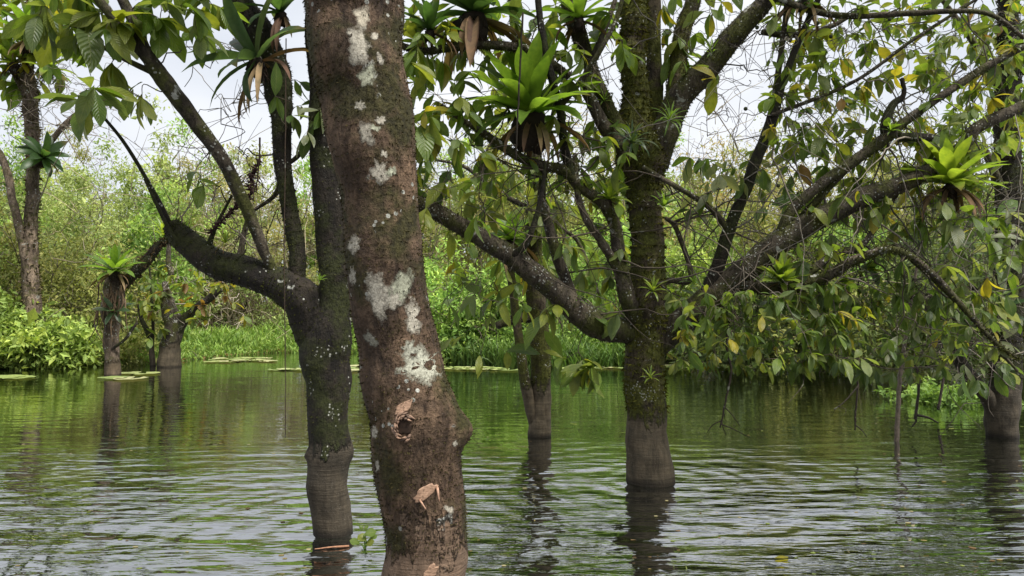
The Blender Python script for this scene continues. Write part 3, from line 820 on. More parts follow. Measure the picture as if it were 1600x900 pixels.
fs = s_.build('scrub_stems', M_TWIG, far, (0, 0, 0), 'stuff')

# marsh grass: one uncountable sward
def blades(n, area, hmin, hmax, w, cols, bag, lean=0.35):
    p = area(n)
    L = (rng.uniform(hmin, hmax, n) * (0.85 + 0.75 * fbm(p * np.array([1.1, 0.9, 0]), 2, 9)))[:, None]
    dirs = norm(rng.normal(0, lean, (n, 3)) * np.array([1, 1, 0]) + np.array([0, 0, 1]))
    bend = norm(rng.normal(0, 1, (n, 3)) * np.array([1, 1, 0]))
    s2 = norm(np.cross(dirs, bend + 0.01)) * (w * rng.uniform(0.6, 1.4, (n, 1)))
    m1 = p + dirs * L * 0.6; e = p + dirs * L * 0.92 + bend * L * 0.3
    V = np.stack([p - s2, p + s2, m1 + s2 * 0.8, m1 - s2 * 0.8, e], 1).reshape(-1, 3)
    b = np.arange(n)[:, None] * 5
    c = np.array(cols)[rng.integers(0, len(cols), n)] * rng.uniform(0.7, 1.3, (n, 1))
    bag.add(V, b + np.array([[0, 1, 2, 3]]), b + np.array([[3, 2, 4]]), np.repeat(c, 5, 0))
g = Bag()
def area(n):
    x = rng.uniform(-12.5, -2.0, n); y = shore(x) + rng.uniform(-0.5, 4.6, n) 
    z = np.clip((y - shore(x)) * 0.12, -0.02, 0.35)
    return np.stack([x, y, z], -1)
blades(19000, area, 0.22, 0.75, 0.018, [(0.19, 0.31, 0.07), (0.24, 0.38, 0.08), (0.15, 0.25, 0.05), (0.3, 0.4, 0.11)], g, 0.55)
def area2(n):
    x = rng.uniform(-3, 20, n); y = shore(x) + rng.uniform(-0.2, 3, n)
    x = np.where(x > 3.2, -3 + (x - 3.2) * 0.36, x); y = np.where(y > 0, shore(x) + (y - shore(x)) * 0.5, y)
    return np.stack([x, y, 0 * x], -1)
blades(9000, area2, 0.3, 0.9, 0.015, [(0.1, 0.19, 0.04), (0.14, 0.22, 0.05), (0.07, 0.12, 0.03)], g)
grass = g.build('marsh_grass', M_FAR, None, (0, 0, 0), 'stuff', smooth=False)
tag(grass, 'bright green marsh grass growing along the far water edge', 'grass')
g = Bag()
def area3(n):
    x = rng.uniform(-8.5, -3.2, n); return np.stack([x, shore(x) - rng.uniform(-0.2, 0.35, n) + 0.0, np.full(n, 0.02)], -1)
blades(700, area3, 0.08, 0.25, 0.02, [(0.3, 0.19, 0.09), (0.24, 0.16, 0.08), (0.33, 0.25, 0.12)], g, 1.6)
fall = g.build('dead_grass', M_DEAD, None, (0, 0, 0), 'stuff', smooth=False)
tag(fall, 'strip of dead brown grass lying at the foot of the marsh grass', 'dead grass')
#PART3

# ------------------------------------------------------------------ the trees standing in the water
def fall_(*p): return list(p)

# --- big reddish trunk, closest to the viewer
D = 2.8
A = Tree(W(664, 1093)[:2], 'thick reddish brown trunk with white lichen and machete cuts, closest of the standing trees')
A.tw_col = (0.09, 0.06, 0.045)
tr = [(545, -330, 152, D), (543, -200, 152, D), (542, -90, 152, D), (546, 0, 150, D), (551, 100, 144, D), (567, 200, 138, D), (591, 300, 118, D), (604, 400, 117, D), (616, 500, 123, D),
      (634, 600, 133, D), (649, 670, 138, D), (656, 750, 134, D), (661, 830, 126, D), (666, 900, 128, D), (668, 1000, 132, D), (669, 1100, 140, D), (669, 1240, 150, D)]
kn = P(724, 672, 2.78)
A.limb(tr[::-1], M_BARK_RED, 'trunk', 120, 0.075, 7.5, 0.12, 3, moss=26000, mossc=(0.04, 0.034, 0.015), mlen=0.0125, keep=True, grow=True,
       knobs=[(kn, 0.06, 0.05), (P(632, 665, 2.65), 0.05, 0.012), (P(560, 400, 2.7), 0.12, 0.008), (P(540, 230, 2.65), 0.1, 0.012)])
LI = (0.42, 0.39, 0.33); LG = (0.34, 0.35, 0.27)
for i, (x, y, w, h, tc_, ro) in enumerate([
    (560, 72, 40, 50, LI, 0), (574, 118, 26, 32, LG, 0.5), (566, 25, 26, 30, (0.4, 0.36, 0.29), 0), (585, 57, 12, 13, LI, 0), (594, 92, 11, 17, LI, 0), (595, 188, 16, 14, LI, 0), (586, 200, 12, 12, LG, 0),
    (572, 208, 20, 40, (0.28, 0.26, 0.22), 0), (594, 270, 24, 36, LI, -0.3), (611, 268, 14, 18, LG, 0), (553, 382, 20, 26, LI, 0), (536, 378, 10, 34, (0.4, 0.38, 0.34), 0), (551, 432, 10, 30, LI, 0),
    (592, 460, 40, 64, LI, 0.1), (626, 450, 34, 52, LG, 0), (644, 498, 30, 38, LI, 0), (615, 470, 26, 26, LI, 0), (660, 572, 66, 52, (0.4, 0.4, 0.33), 0.1), (640, 545, 22, 24, (0.36, 0.36, 0.3), 0),
    (585, 675, 9, 20, LI, -0.2), (590, 728, 8, 16, LI, 0), (711, 693, 8, 10, LI, 0), (702, 796, 14, 14, (0.34, 0.31, 0.26), 0), (580, 530, 18, 22, (0.3, 0.29, 0.24), 0), (600, 240, 10, 12, LI, 0), (562, 165, 14, 16, (0.34, 0.32, 0.27), 0)]):
    A.patch(x, y, w * 1.25, h * 1.25, M_LICH, tc_, 'lichen_patch', 0.0012, ro, 0.45, seed=i)
CUT = (0.28, 0.18, 0.12)
def cut(x, y, w, h, ro, label, chips=()):
    o = A.patch(x, y, w, h, M_CUT, CUT, 'machete_cut', 0.0025, ro, 0.38, seed=90)
    o['label'] = label
    for k, (x0, y0, x1, y1, ww) in enumerate(chips):
        a = P(x0, y0, 2.62); d_ = P(x1, y1, 2.60)
        h0 = A.bvh.ray_cast(Vector(CAM), Vector(norm(a - CAM)))[0]
        if h0 is None: continue
        a = np.array(h0); d_ = a + (d_ - P(x0, y0, 2.62)) + np.array([0, -0.012, 0])
        c = catmull(np.array([a + [0, 0.004, 0], (a + d_) / 2 + [0, -0.006, 0.004], d_]), 4)
        b_ = Bag(); b_.tube(c, np.linspace(ww / FPX * 2.6 * 0.5, 0.002, len(c)), 6, (0.36, 0.22, 0.15), 0.2, 60)
        b_.build('chip', M_CUT, o, A.org)
    return o
m, t, bs = new_mat('cut_wood')
at = N(t, 'ShaderNodeAttribute', attribute_name='tint'); ge = N(t, 'ShaderNodeNewGeometry')
mp = N(t, 'ShaderNodeMapping'); mp.inputs['Scale'].default_value = (60, 60, 160); mp.inputs['Rotation'].default_value = (0, 0.6, 0); t.links.new(ge.outputs['Position'], mp.inputs[0])
wn = noise(t, mp.outputs[0], 1.0, 4)
t.links.new(mixc(t, 1.0, at.outputs['Color'], ramp(t, wn, [(0.3, (0.6, 0.55, 0.5)), (0.65, (1.3, 1.25, 1.2))]), 'MULTIPLY'), bs.inputs['Base Color'])
bs.inputs['Roughness'].default_value = 0.7
bp = N(t, 'ShaderNodeBump', Strength=0.6, Distance=0.004); t.links.new(wn, bp.inputs['Height']); t.links.new(bp.outputs[0], bs.inputs['Normal'])
M_CUT = m
cut(664, 770, 46, 17, -0.62, 'slanting fresh machete cut with a hanging chip', [(655, 781, 666, 794, 4), (683, 760, 687, 782, 6)])
cut(631, 636, 36, 13, -0.6, 'short fresh cut above the open knot')
cut(672, 896, 17, 34, 0.55, 'upright pale cut near the foot of the trunk')
# open knot: a torn pale ring round a flat dark patch painting in the hole's shade
o = A.patch(632, 666, 24, 28, M_TWIG, (0.035, 0.022, 0.015), 'knot_shade', 0.002, 0, 0.2, seed=3)
b_ = Bag()
for k in range(30):
    a0 = 0.9 + k * 0.15 + rng.normal(0, 0.12) + rng.normal(0, 0.06)
    qq = rng.uniform(0.75, 1.3); x0, y0 = 632 + 13 * qq * math.cos(a0), 667 + 17 * qq * math.sin(a0)
    x1, y1 = 632 + 16 * qq * math.cos(a0 + 0.6), 667 + 21 * qq * math.sin(a0 + 0.6)
    h0 = A.bvh.ray_cast(Vector(CAM), Vector(norm(P(x0, y0, 2.6) - CAM)))[0]; h1 = A.bvh.ray_cast(Vector(CAM), Vector(norm(P(x1, y1, 2.6) - CAM)))[0]
    if h0 is None or h1 is None: continue
    h0, h1 = np.array(h0), np.array(h1)
    c = catmull(np.array([h0 + [0, -0.004, 0], (h0 + h1) / 2 + [0, -0.014 * rng.random() - 0.004, 0], h1 + [0, -0.002, 0]]), 3)
    b_.tube(c, np.array([0.002, 0.0045, 0.005, 0.005, 0.004, 0.003, 0.001]) * rng.uniform(0.5, 1.3), 5, np.array((0.22, 0.14, 0.095)) * rng.uniform(0.35, 1.3), 0.25, 70, k)
b_.build('torn_rim', M_CUT, A.root, A.org)
for k in range(5):   # crown far above the frame
    pass
A.limb([(545, -250, 110, 2.8), (620, -700, 80, 2.6), (760, -1200, 50, 2.3)], M_BARK_DARK, 'branch', 12)
A.limb([(543, -250, 110, 2.8), (430, -700, 80, 3.2), (250, -1200, 50, 3.5)], M_BARK_DARK, 'branch', 12)
A.finish()

# --- dark forked tree left of it
D = 4.85
B = Tree(W(517, 830)[:2], 'dark moss covered tree with a long broken limb reaching left, beside the reddish trunk')
kw = dict(moss=5200, mossc=(0.045, 0.05, 0.014), mlen=0.016)
B.limb([(517, 960, 66, D), (517, 830, 62, D), (516, 720, 62, D), (513, 650, 62, D), (510, 600, 68, D), (506, 560, 78, D), (512, 520, 74, D), (519, 480, 52, D), (521, 440, 48, D), (517, 380, 48, D), (511, 300, 50, D), (506, 200, 50, D), (505, 100, 48, D), (503, 0, 46, D), (500, -90, 42, D), (490, -220, 36, D)],
       M_BARK_DARK, 'trunk', 48, 0.1, 10, 0.3, 21, knobs=[(P(552, 706, 4.85), 0.06, 0.045), (P(484, 712, 4.8), 0.035, 0.03), (P(517, 708, 4.7), 0.09, 0.015)], **kw)
B.limb([(512, 575, 50, D), (494, 525, 58, D), (476, 478, 62, D), (452, 456, 58, D), (420, 440, 50, D), (372, 420, 50, D), (322, 399, 45, D), (282, 371, 38, D), (266, 352, 26, D)], M_BARK_DARK, 'branch', 26, 0.16, 11, 0.4, 22, **kw)
B.limb([(480, 480, 40, D), (467, 440, 28, D), (463, 390, 27, D), (452, 320, 25, D), (441, 250, 28, D), (437, 190, 32, D), (434, 140, 44, D), (420, 95, 48, D), (404, 50, 44, D), (380, 15, 40, D), (355, -25, 38, D), (310, -100, 34, D)], M_BARK_DARK, 'branch', 18, 0.18, 12, 0.4, 23, **kw)
B.limb([(430, 450, 22, D), (424, 420, 17, D - 0.05), (410, 390, 17, D - 0.1), (382, 320, 20, D - 0.2), (342, 240, 22, D - 0.3), (292, 170, 25, D - 0.4), (250, 118, 27, D - 0.45), (230, 85, 21, D - 0.5), (208, 38, 17, D - 0.5), (184, -15, 16, D - 0.5), (150, -90, 14, D - 0.5)], M_BARK_PALE, 'branch', 16, 0.12, 14, 0.5, 24)
B.limb([(246, 112, 18, D - 0.45), (222, 84, 16, D - 0.5), (192, 46, 16, D - 0.55), (165, 14, 15, D - 0.6), (130, -30, 13, D - 0.6)], M_BARK_PALE, 'branch', 10, 0.14, 14, 0.5, 25)
B.limb([(236, 112, 9, D - 0.45), (205, 97, 9, D - 0.5), (165, 76, 7, D - 0.5), (150, 60, 5, D - 0.5)], M_BARK_PALE, 'branch', 8, 0.1, 14, 0.6, 26)
B.limb([(372, 418, 14, D), (388, 340, 6, D + .1), (432, 300, 7, D + .1), (436, 235, 5, D + .2)], M_BARK_PALE, 'branch', 7, 0.1, 14, 0.6, 27)
B.limb([(452, 448, 16, D), (480, 455, 14, D - .02), (505, 452, 16, D)], M_BARK_DARK, 'branch', 12, 0.2, 14, 0.5, 28)
B.limb([(448, 258, 7, D), (465, 245, 8, D + .02), (484, 222, 7, D + .02)], M_BARK_DARK, 'branch', 8, 0.1, 14, 0.5, 29)
B.limb([(276, 372, 10, D), (240, 300, 7, D - .1), (200, 232, 6, D - .2), (168, 190, 5, D - .3), (145, 165, 4, D - .3)], M_BARK_DARK, 'branch', 6, 0.08, 14, 1.2, 31)
B.limb([(300, 392, 9, D - .05), (268, 365, 7, D - .1), (225, 280, 4, D - .2)], M_BARK_DARK, 'branch', 6, 0.08, 14, 1.2, 32)
B.limb([(322, 395, 12, D), (338, 352, 6, D), (362, 305, 4, D)], M_BARK_DARK, 'branch', 6, 0.08, 14, 1.2, 33)
B.grow(spots([(122, 150), (147, 138), (208, 140), (222, 152), (135, 165), (165, 45), (185, 60), (110, 25), (72, 10), (60, 25), (250, 30), (262, 5), (225, 12), (305, 12), (345, 12), (95, 40), (140, 70), (175, 100), (195, 35), (155, 20), (320, -10), (270, -25), (120, -15)], 4.35), 'mid', (5, 8), (0.15, 0.22), 0.55)
B.grow(region(60, 340, -60, 60, 4.2, 4.9, 16), 'mid', (4, 6), (0.14, 0.2), 0.6)
B.grow(spots([(318, 290), (305, 268), (470, 165), (490, 185), (455, 180), (480, 210), (470, 130), (430, 150), (500, 170)], 4.75), 'dark', (3, 5), (0.1, 0.16), 0.7)
B.grow(region(285, 450, 60, 200, 5.0, 6.0, 26), bare=True, r0=0.004, curve=0.2, tcol=(0.12, 0.11, 0.1))
B.grow(region(260, 450, 180, 420, 4.9, 5.6, 26), bare=True, r0=0.0045, curve=0.2)
B.arcs(region(250, 450, 50, 420, 4.6, 5.8, 44), 0.004, (0.2, 1.2), tcol=(0.12, 0.1, 0.085))
B.grow(region(-300, 420, -700, -80, 3.6, 6, 40), 'mid', (4, 7), (0.15, 0.22), 0.5)
B.finish()

# --- mossy many limbed tree, right of the middle
D = 6.2
C = Tree(W(1018, 752)[:2], 'mossy tree with many spreading limbs and a bare grey foot, right of the middle')
kw = dict(moss=5000, mossc=(0.1, 0.1, 0.025), mlen=0.018)
C.limb([(1018, 840, 80, D), (1018, 752, 75, D), (1015, 690, 66, D), (1011, 640, 61, D), (1009, 600, 62, D), (1010, 540, 60, D), (1012, 480, 60, D), (1011, 400, 52, D), (1009, 300, 54, D), (1004, 250, 78, D), (1000, 215, 66, D), (994, 170, 46, D), (991, 100, 40, D), (990, 40, 40, D), (990, -20, 40, D), (994, -140, 36, D)],
       M_BARK_MID, 'trunk', 48, 0.09, 9, 0.3, 41, moss=11000, mossc=(0.085, 0.085, 0.02), mlen=0.034)
C.limb([(1008, 260, 30, D + .1), (1024, 190, 26, D + .16), (1022, 100, 24, D + .18), (1020, 0, 24, D + .2), (1018, -120, 22, D + .2)], M_BARK_MID, 'branch', 16, 0.14, 10, 0.5, 42)
C.limb([(1022, 262, 44, D), (1040, 205, 44, D), (1063, 155, 40, D - .05), (1110, 98, 38, D - .1), (1150, 52, 34, D - .15), (1195, 5, 28, D - .2), (1250, -60, 24, D - .2), (1300, -150, 20, D)], M_BARK_PALE, 'branch', 20, 0.16, 10, 0.45, 43, **kw)
C.limb([(1045, 190, 22, D), (1058, 120, 26, D + .05), (1066, 50, 26, D + .1), (1085, -15, 24, D + .1), (1090, -100, 20, D + .2)], M_BARK_MID, 'branch', 14, 0.16, 10, 0.5, 44, **kw)
C.limb([(985, 250, 34, D - .05), (968, 205, 26, D - .08), (948, 160, 22, D - .1), (925, 110, 20, D - .1), (905, 60, 26, D - .1), (890, 0, 26, D - .1), (880, -100, 22, D)], M_BARK_PALE, 'branch', 16, 0.2, 12, 0.45, 45, **kw)
C.limb([(985, 240, 24, D - .1), (950, 205, 22, D - .14), (925, 160, 18, D - .2), (912, 130, 14, D - .2), (940, 60, 9, D - .3), (962, 0, 7, D - .3)], M_BARK_PALE, 'branch', 12, 0.2, 12, 0.5, 46)
LL = [(1000, 540, 40, D), (985, 522, 38, D), (940, 512, 45, D - .1), (900, 484, 40, D - .2), (858, 446, 36, D - .3), (800, 405, 32, D - .4), (742, 366, 28, D - .5), (692, 335, 26, D - .6), (655, 316, 24, D - .7), (610, 296, 20, D - .8), (560, 290, 16, D - .9)]
C.limb(LL, M_BARK_PALE, 'branch', 22, 0.18, 10, 0.4, 47, moss=3500, mossc=(0.04, 0.042, 0.014), mlen=0.02)
C.limb([(996, 500, 30, D - .05), (978, 460, 26, D - .12), (968, 405, 22, D - .18), (960, 350, 20, D - .2), (940, 315, 18, D - .25), (905, 290, 17, D - .3), (882, 268, 16, D - .35), (855, 262, 15, D - .4), (818, 250, 15, D - .45), (780, 225, 14, D - .5), (742, 200, 10, D - .6), (690, 165, 7, D - .7)], M_BARK_PALE, 'branch', 14, 0.18, 12, 0.5, 48, moss=2500, mossc=(0.04, 0.04, 0.014), mlen=0.02)
C.limb([(895, 285, 14, D - .32), (882, 230, 14, D - .4), (874, 170, 13, D - .45), (860, 110, 12, D - .5), (845, 40, 11, D - .5), (838, -40, 10, D - .5)], M_BARK_DARK, 'branch', 10, 0.18, 12, 0.6, 49)
C.limb([(876, 165, 10, D - .45), (905, 130, 9, D - .5), (940, 75, 8, D - .6), (968, 15, 7, D - .6), (980, -60, 6, D - .6)], M_BARK_PALE, 'branch', 8, 0.12, 12, 0.8, 50)
C.limb([(890, 118, 12, D - .4), (840, 85, 14, D - .5), (790, 72, 14, D - .55), (720, 72, 13, D - .6), (660, 80, 11, D - .7), (600, 60, 10, D - .8)], M_BARK_PALE, 'branch', 10, 0.18, 12, 0.5, 51, moss=1500, mossc=(0.03, 0.03, 0.012), mlen=0.02)
C.limb([(968, 425, 14, D - .2), (945, 385, 13, D - .25), (918, 345, 12, D - .3), (902, 300, 10, D - .3), (898, 240, 7, D - .3)], M_BARK_PALE, 'branch', 9, 0.14, 12, 0.6, 52)
C.limb([(892, 462, 20, D - .2), (872, 405, 18, D - .22), (856, 350, 16, D - .25), (846, 310, 14, D - .25), (850, 265, 12, D - .25)], M_BARK_PALE, 'branch', 12, 0.16, 12, 0.6, 53)
C.limb([(800, 400, 12, D - .45), (822, 380, 11, D - .5), (838, 340, 9, D - .5), (848, 295, 7, D - .5), (852, 255, 5, D - .5)], M_BARK_DARK, 'branch', 8, 0.12, 12, 0.7, 54)
RL = [(1010, 560, 39, D), (1046, 522, 40, D), (1072, 498, 42, D - .05), (1110, 466, 42, D - .1), (1160, 426, 40, D - .2), (1222, 376, 39, D - .3), (1290, 336, 35, D - .35), (1360, 304, 31, D - .4), (1430, 278, 25, D - .45), (1500, 232, 20, D - .5), (1535, 195, 18, D - .5), (1600, 165, 17, D - .5), (1680, 120, 13, D - .5)]
C.limb(RL, M_BARK_PALE, 'branch', 24, 0.16, 9, 0.4, 55, moss=6000, mossc=(0.1, 0.1, 0.025), mlen=0.016)
C.limb([(1092, 485, 22, D - .1), (1122, 415, 22, D - .15), (1140, 358, 20, D - .2), (1162, 305, 18, D - .2), (1186, 240, 18, D - .25), (1206, 188, 18, D - .25), (1224, 125, 12, D - .3), (1252, 55, 10, D - .3), (1285, -15, 8, D - .3)], M_BARK_DARK, 'branch', 14, 0.16, 12, 0.5, 56)
C.limb([(1206, 190, 12, D - .25), (1216, 110, 10, D - .2), (1226, 40, 9, D - .2), (1232, -40, 8, D - .2)], M_BARK_PALE, 'branch', 8, 0.12, 12, 0.7, 57)
C.limb([(1140, 362, 12, D - .2), (1112, 328, 10, D - .25), (1075, 302, 9, D - .3), (1040, 282, 8, D - .3), (1005, 262, 8, D - .2)], M_BARK_PALE, 'branch', 8, 0.14, 12, 0.7, 58)
C.limb([(1212, 384, 19, D - .3), (1238, 328, 17, D - .35), (1290, 282, 17, D - .4), (1345, 244, 18, D - .45), (1390, 212, 19, D - .5), (1412, 192, 14, D - .5), (1470, 152, 12, D - .55), (1540, 106, 12, D - .55), (1610, 66, 9, D - .6)], M_BARK_PALE, 'branch', 14, 0.16, 11, 0.5, 59, moss=1500, mossc=(0.04, 0.045, 0.014), mlen=0.02)
C.limb([(1228, 368, 14, D - .28), (1272, 318, 12, D - .3), (1320, 268, 12, D - .35), (1372, 226, 12, D - .4), (1392, 212, 9, D - .45)], M_BARK_PALE, 'branch', 10, 0.16, 11, 0.6, 60)
C.limb([(1384, 216, 16, D - .48), (1384, 190, 15, D - .5), (1396, 162, 12, D - .5), (1412, 148, 8, D - .5), (1410, 122, 6, D - .5)], M_BARK_DARK, 'branch', 9, 0.2, 12, 0.6, 61)
C.limb([(1402, 216, 14, D - .48), (1430, 214, 14, D - .5), (1456, 216, 12, D - .5)], M_BARK_DARK, 'branch', 9, 0.2, 12, 0.6, 62)
C.limb([(1150, 440, 22, D - .2), (1190, 450, 18, D - .3), (1240, 447, 18, D - .4), (1292, 430, 18, D - .5), (1340, 405, 14, D - .6), (1400, 392, 12, D - .7), (1470, 440, 9, D - .8), (1540, 520, 7, D - .9), (1590, 560, 5, D - 1)], M_BARK_PALE, 'branch', 12, 0.24, 12, 0.5, 63, moss=2000, mossc=(0.05, 0.055, 0.016), mlen=0.025)
C.limb([(1240, 445, 12, D - .4), (1300, 400, 13, D - .4), (1345, 385, 11, D - .4), (1385, 330, 7, D - .4), (1410, 290, 5, D - .4)], M_BARK_PALE, 'branch', 9, 0.2, 12, 0.6, 64)
C.limb([(1020, 470, 14, D), (1042, 440, 10, D + .02), (1080, 435, 8, D - .05), (1058, 360, 8, D - .1), (1040, 340, 6, D - .1)], M_BARK_PALE, 'branch', 8, 0.16, 12, 0.7, 65)
C.limb([(1395, 380, 7, D - .6), (1450, 430, 6, D - .7), (1520, 500, 5, D - .8), (1590, 580, 4, D - .9)], M_BARK_PALE, 'branch', 6, 0.1, 12, 1.0, 66)
C.limb([(1600, 60, 6, D - .7), (1540, 20, 7, D - .7), (1430, 20, 9, D - .6), (1330, 25, 10, D - .5), (1260, 15, 10, D - .4), (1200, -10, 12, D - .3)], M_BARK_PALE, 'branch', 7, 0.12, 12, 1.0, 67)
C.limb([(1190, 50, 9, D), (1230, 55, 9, D), (1290, 45, 8, D), (1350, 10, 6, D)], M_BARK_PALE, 'branch', 7, 0.1, 12, 1.0, 68)
C.limb([(1206, 180, 7, D - .3), (1330, 130, 6, D - .4), (1430, 60, 6, D - .5), (1540, -10, 5, D - .5)], M_BARK_PALE, 'branch', 6, 0.1, 12, 1.2, 69)
# leaves, region by region
g_ = C.grow
C.arcs(region(1200, 1590, 20, 330, 5.4, 7.0, 55), 0.006, tcol=(0.13, 0.12, 0.105))
C.arcs(region(1080, 1340, -20, 240, 5.6, 7.0, 60), 0.005, tcol=(0.1, 0.09, 0.085))
C.arcs(region(1240, 1600, 300, 600, 5.2, 6.6, 80), 0.0065, tcol=(0.13, 0.115, 0.095))
C.arcs(region(1080, 1500, 430, 590, 5.2, 6.4, 60), 0.0055, tcol=(0.06, 0.05, 0.04))
C.arcs(region(640, 980, 60, 420, 5.2, 6.6, 70), 0.0055, tcol=(0.08, 0.065, 0.05))
g_(region(640, 740, 20, 210, 5.2, 6.2, 46), 'bright', (4, 6), (0.1, 0.22), 0.75, along=0.5)
g_(region(740, 990, 60, 330, 5.6, 7, 60), 'bright', (3, 6), (0.08, 0.17), 0.7, along=0.6)
g_(region(640, 770, 190, 340, 5.2, 6.2, 24), 'mid', (4, 6), (0.13, 0.2), 0.6)
g_(region(760, 985, 0, 140, 5.6, 6.6, 30), 'bright', (4, 6), (0.13, 0.2), 0.6)
g_(region(860, 990, 180, 300, 5.6, 6.6, 16), 'mid', (4, 6), (0.13, 0.2), 0.7)
g_(region(1035, 1120, -10, 130, 5.8, 6.6, 16), 'bright', (3, 5), (0.14, 0.22), 0.7)
g_(region(1070, 1260, 220, 330, 5.6, 6.8, 24), 'grey', (3, 6), (0.08, 0.18), 0.9)
g_(region(1060, 1330, 440, 575, 5.3, 6.4, 80), 'dark', (4, 6), (0.07, 0.14), 0.75, along=0.5)
g_(region(1045, 1330, 440, 575, 5.3, 6.4, 120), 'bright', (4, 6), (0.06, 0.13), 0.75, along=0.6)
g_(region(1300, 1560, 440, 585, 5.3, 6.6, 80), 'dark', (4, 6), (0.07, 0.14), 0.75, along=0.5)
g_(region(1300, 1560, 440, 570, 5.3, 6.6, 60), 'bright', (4, 6), (0.06, 0.13), 0.75, along=0.6)
g_(region(1200, 1600, 0, 240, 5.6, 7.0, 230), 'bright', (4, 7), (0.07, 0.15), 0.5, along=0.7)
g_(region(1240, 1600, 0, 300, 5.6, 7.0, 12), 'yel', (2, 4), (0.075, 0.15), 0.6, along=0.7)
g_(region(1230, 1520, 190, 330, 5.6, 6.8, 70), 'bright', (4, 6), (0.08, 0.18), 0.7, along=0.6)
g_(region(1240, 1580, 300, 470, 5.4, 6.6, 36), 'grey', (3, 6), (0.09, 0.19), 0.8)
g_(region(1240, 1580, 300, 470, 5.4, 6.6, 50), 'bright', (3, 6), (0.08, 0.17), 0.8, along=0.6)
g_(region(850, 985, 300, 500, 5.8, 6.8, 26), 'mid', (4, 6), (0.12, 0.19), 0.8)
g_(region(690, 860, 420, 560, 5.6, 6.4, 13), 'mid', (2, 4), (0.13, 0.2), 0.8)
g_(spots([(912, 562), (925, 572), (900, 575), (880, 560)], 5.9), 'bright', (7, 9), (0.17, 0.23), 0.25, along=0.1)
g_(region(1070, 1330, 0, 240, 5.8, 7.2, 120), bare=True, r0=0.0032, curve=0.22, tcol=(0.09, 0.08, 0.075))
g_(region(1200, 1600, 0, 440, 5.4, 7.0, 230), bare=True, r0=0.0034, curve=0.2, tcol=(0.11, 0.1, 0.09))
g_(region(640, 980, 20, 420, 5.4, 6.6, 110), bare=True, r0=0.0032, curve=0.22, tcol=(0.09, 0.075, 0.06))
g_(region(950, 1780, -260, -12, 5.0, 7.5, 170), 'bright', (4, 7), (0.1, 0.19), 0.5)  # unseen leaves above the frame, added to darken the water's reflection at right
g_(region(620, 1700, -700, -30, 4.6, 7.5, 90), 'mid', (4, 7), (0.16, 0.24), 0.5)  # unseen crown above the frame, density set by reflection and sun let through
# small round green fruits among the bare twigs
fr = None
for (x, y) in [(1183, 43), (1218, 23), (1278, 36), (1298, 57), (1268, 82), (1332, 20), (1165, 170), (1118, 287), (1340, 138), (1390, 30), (1216, 290), (1318, 137)]:
    p = P(x, y, 6.0)
    if fr is None:
        b_ = Bag(); a = np.linspace(0.05, math.pi - 0.05, 7); b_.tube(np.stack([0 * a, 0 * a, 0.017 * np.cos(a)], -1), 0.0165 * np.sin(a), 10, (0.07, 0.085, 0.045))
        fr = b_.build('fruit', M_TWIG, C.root); o = fr
    else:
        o = fr.copy(); COL.objects.link(o); o.parent = C.root
    o.location = tuple(p - C.org)
    i = int(np.argmin(np.linalg.norm(np.array(C.nodes) - p, axis=1)))
    C.twigs.tube(catmull(np.array([C.nodes[i], (C.nodes[i] + p) / 2 + [0, 0, 0.01], p]), 3), np.full(7, 0.0022), 4, (0.09, 0.08, 0.06))
C.finish()
#PART4

# --- thin twin stemmed tree
D = 8.3
T4 = Tree(W(842, 680)[:2], 'thin tree of two stems joined at the water, between the reddish and the mossy trunks')
T4.limb([(842, 740, 38, D), (842, 680, 36, D), (843, 640, 33, D), (844, 600, 31, D), (843, 540, 31, D), (839, 480, 30, D), (834, 400, 27, D), (835, 330, 25, D), (836, 260, 24, D), (828, 200, 18, D), (815, 120, 14, D), (800, 20, 10, D), (790, -100, 8, D)], M_BARK_MID, 'trunk', 24, 0.12, 10, 0.4, 71, moss=2500, mossc=(0.06, 0.06, 0.02), mlen=0.03)
T4.limb([(836, 668, 18, D - .02), (828, 630, 19, D - .04), (820, 590, 17, D - .08), (813, 545, 15, D - .1), (806, 490, 14, D - .1), (800, 440, 13, D - .1), (796, 385, 12, D - .1)], M_BARK_MID, 'trunk', 14, 0.14, 10, 0.6, 72)
T4.limb([(840, 497, 18, D), (812, 496, 16, D - .05), (790, 503, 14, D - .1), (776, 509, 12, D - .12)], M_BARK_PALE, 'branch', 10, 0.22, 12, 0.5, 73)
T4.limb([(836, 300, 14, D), (870, 350, 8, D + .1), (905, 380, 6, D + .1), (940, 470, 4, D)], M_BARK_PALE, 'branch', 7, 0.12, 12, 0.8, 74)
T4.limb([(835, 330, 10, D), (780, 300, 8, D), (725, 260, 6, D), (680, 250, 4, D)], M_BARK_PALE, 'branch', 7, 0.12, 12, 0.8, 75)
T4.grow(region(700, 850, 260, 470, 7.6, 9, 26), 'fresh' if 0 else 'bright', (4, 6), (0.14, 0.22), 0.7)
T4.grow(region(850, 980, 300, 500, 7.6, 9, 20), 'mid', (4, 6), (0.14, 0.22), 0.7)
T4.grow(region(690, 960, 150, 420, 7.6, 9, 40), bare=True, r0=0.004, curve=0.22)
T4.finish(120)

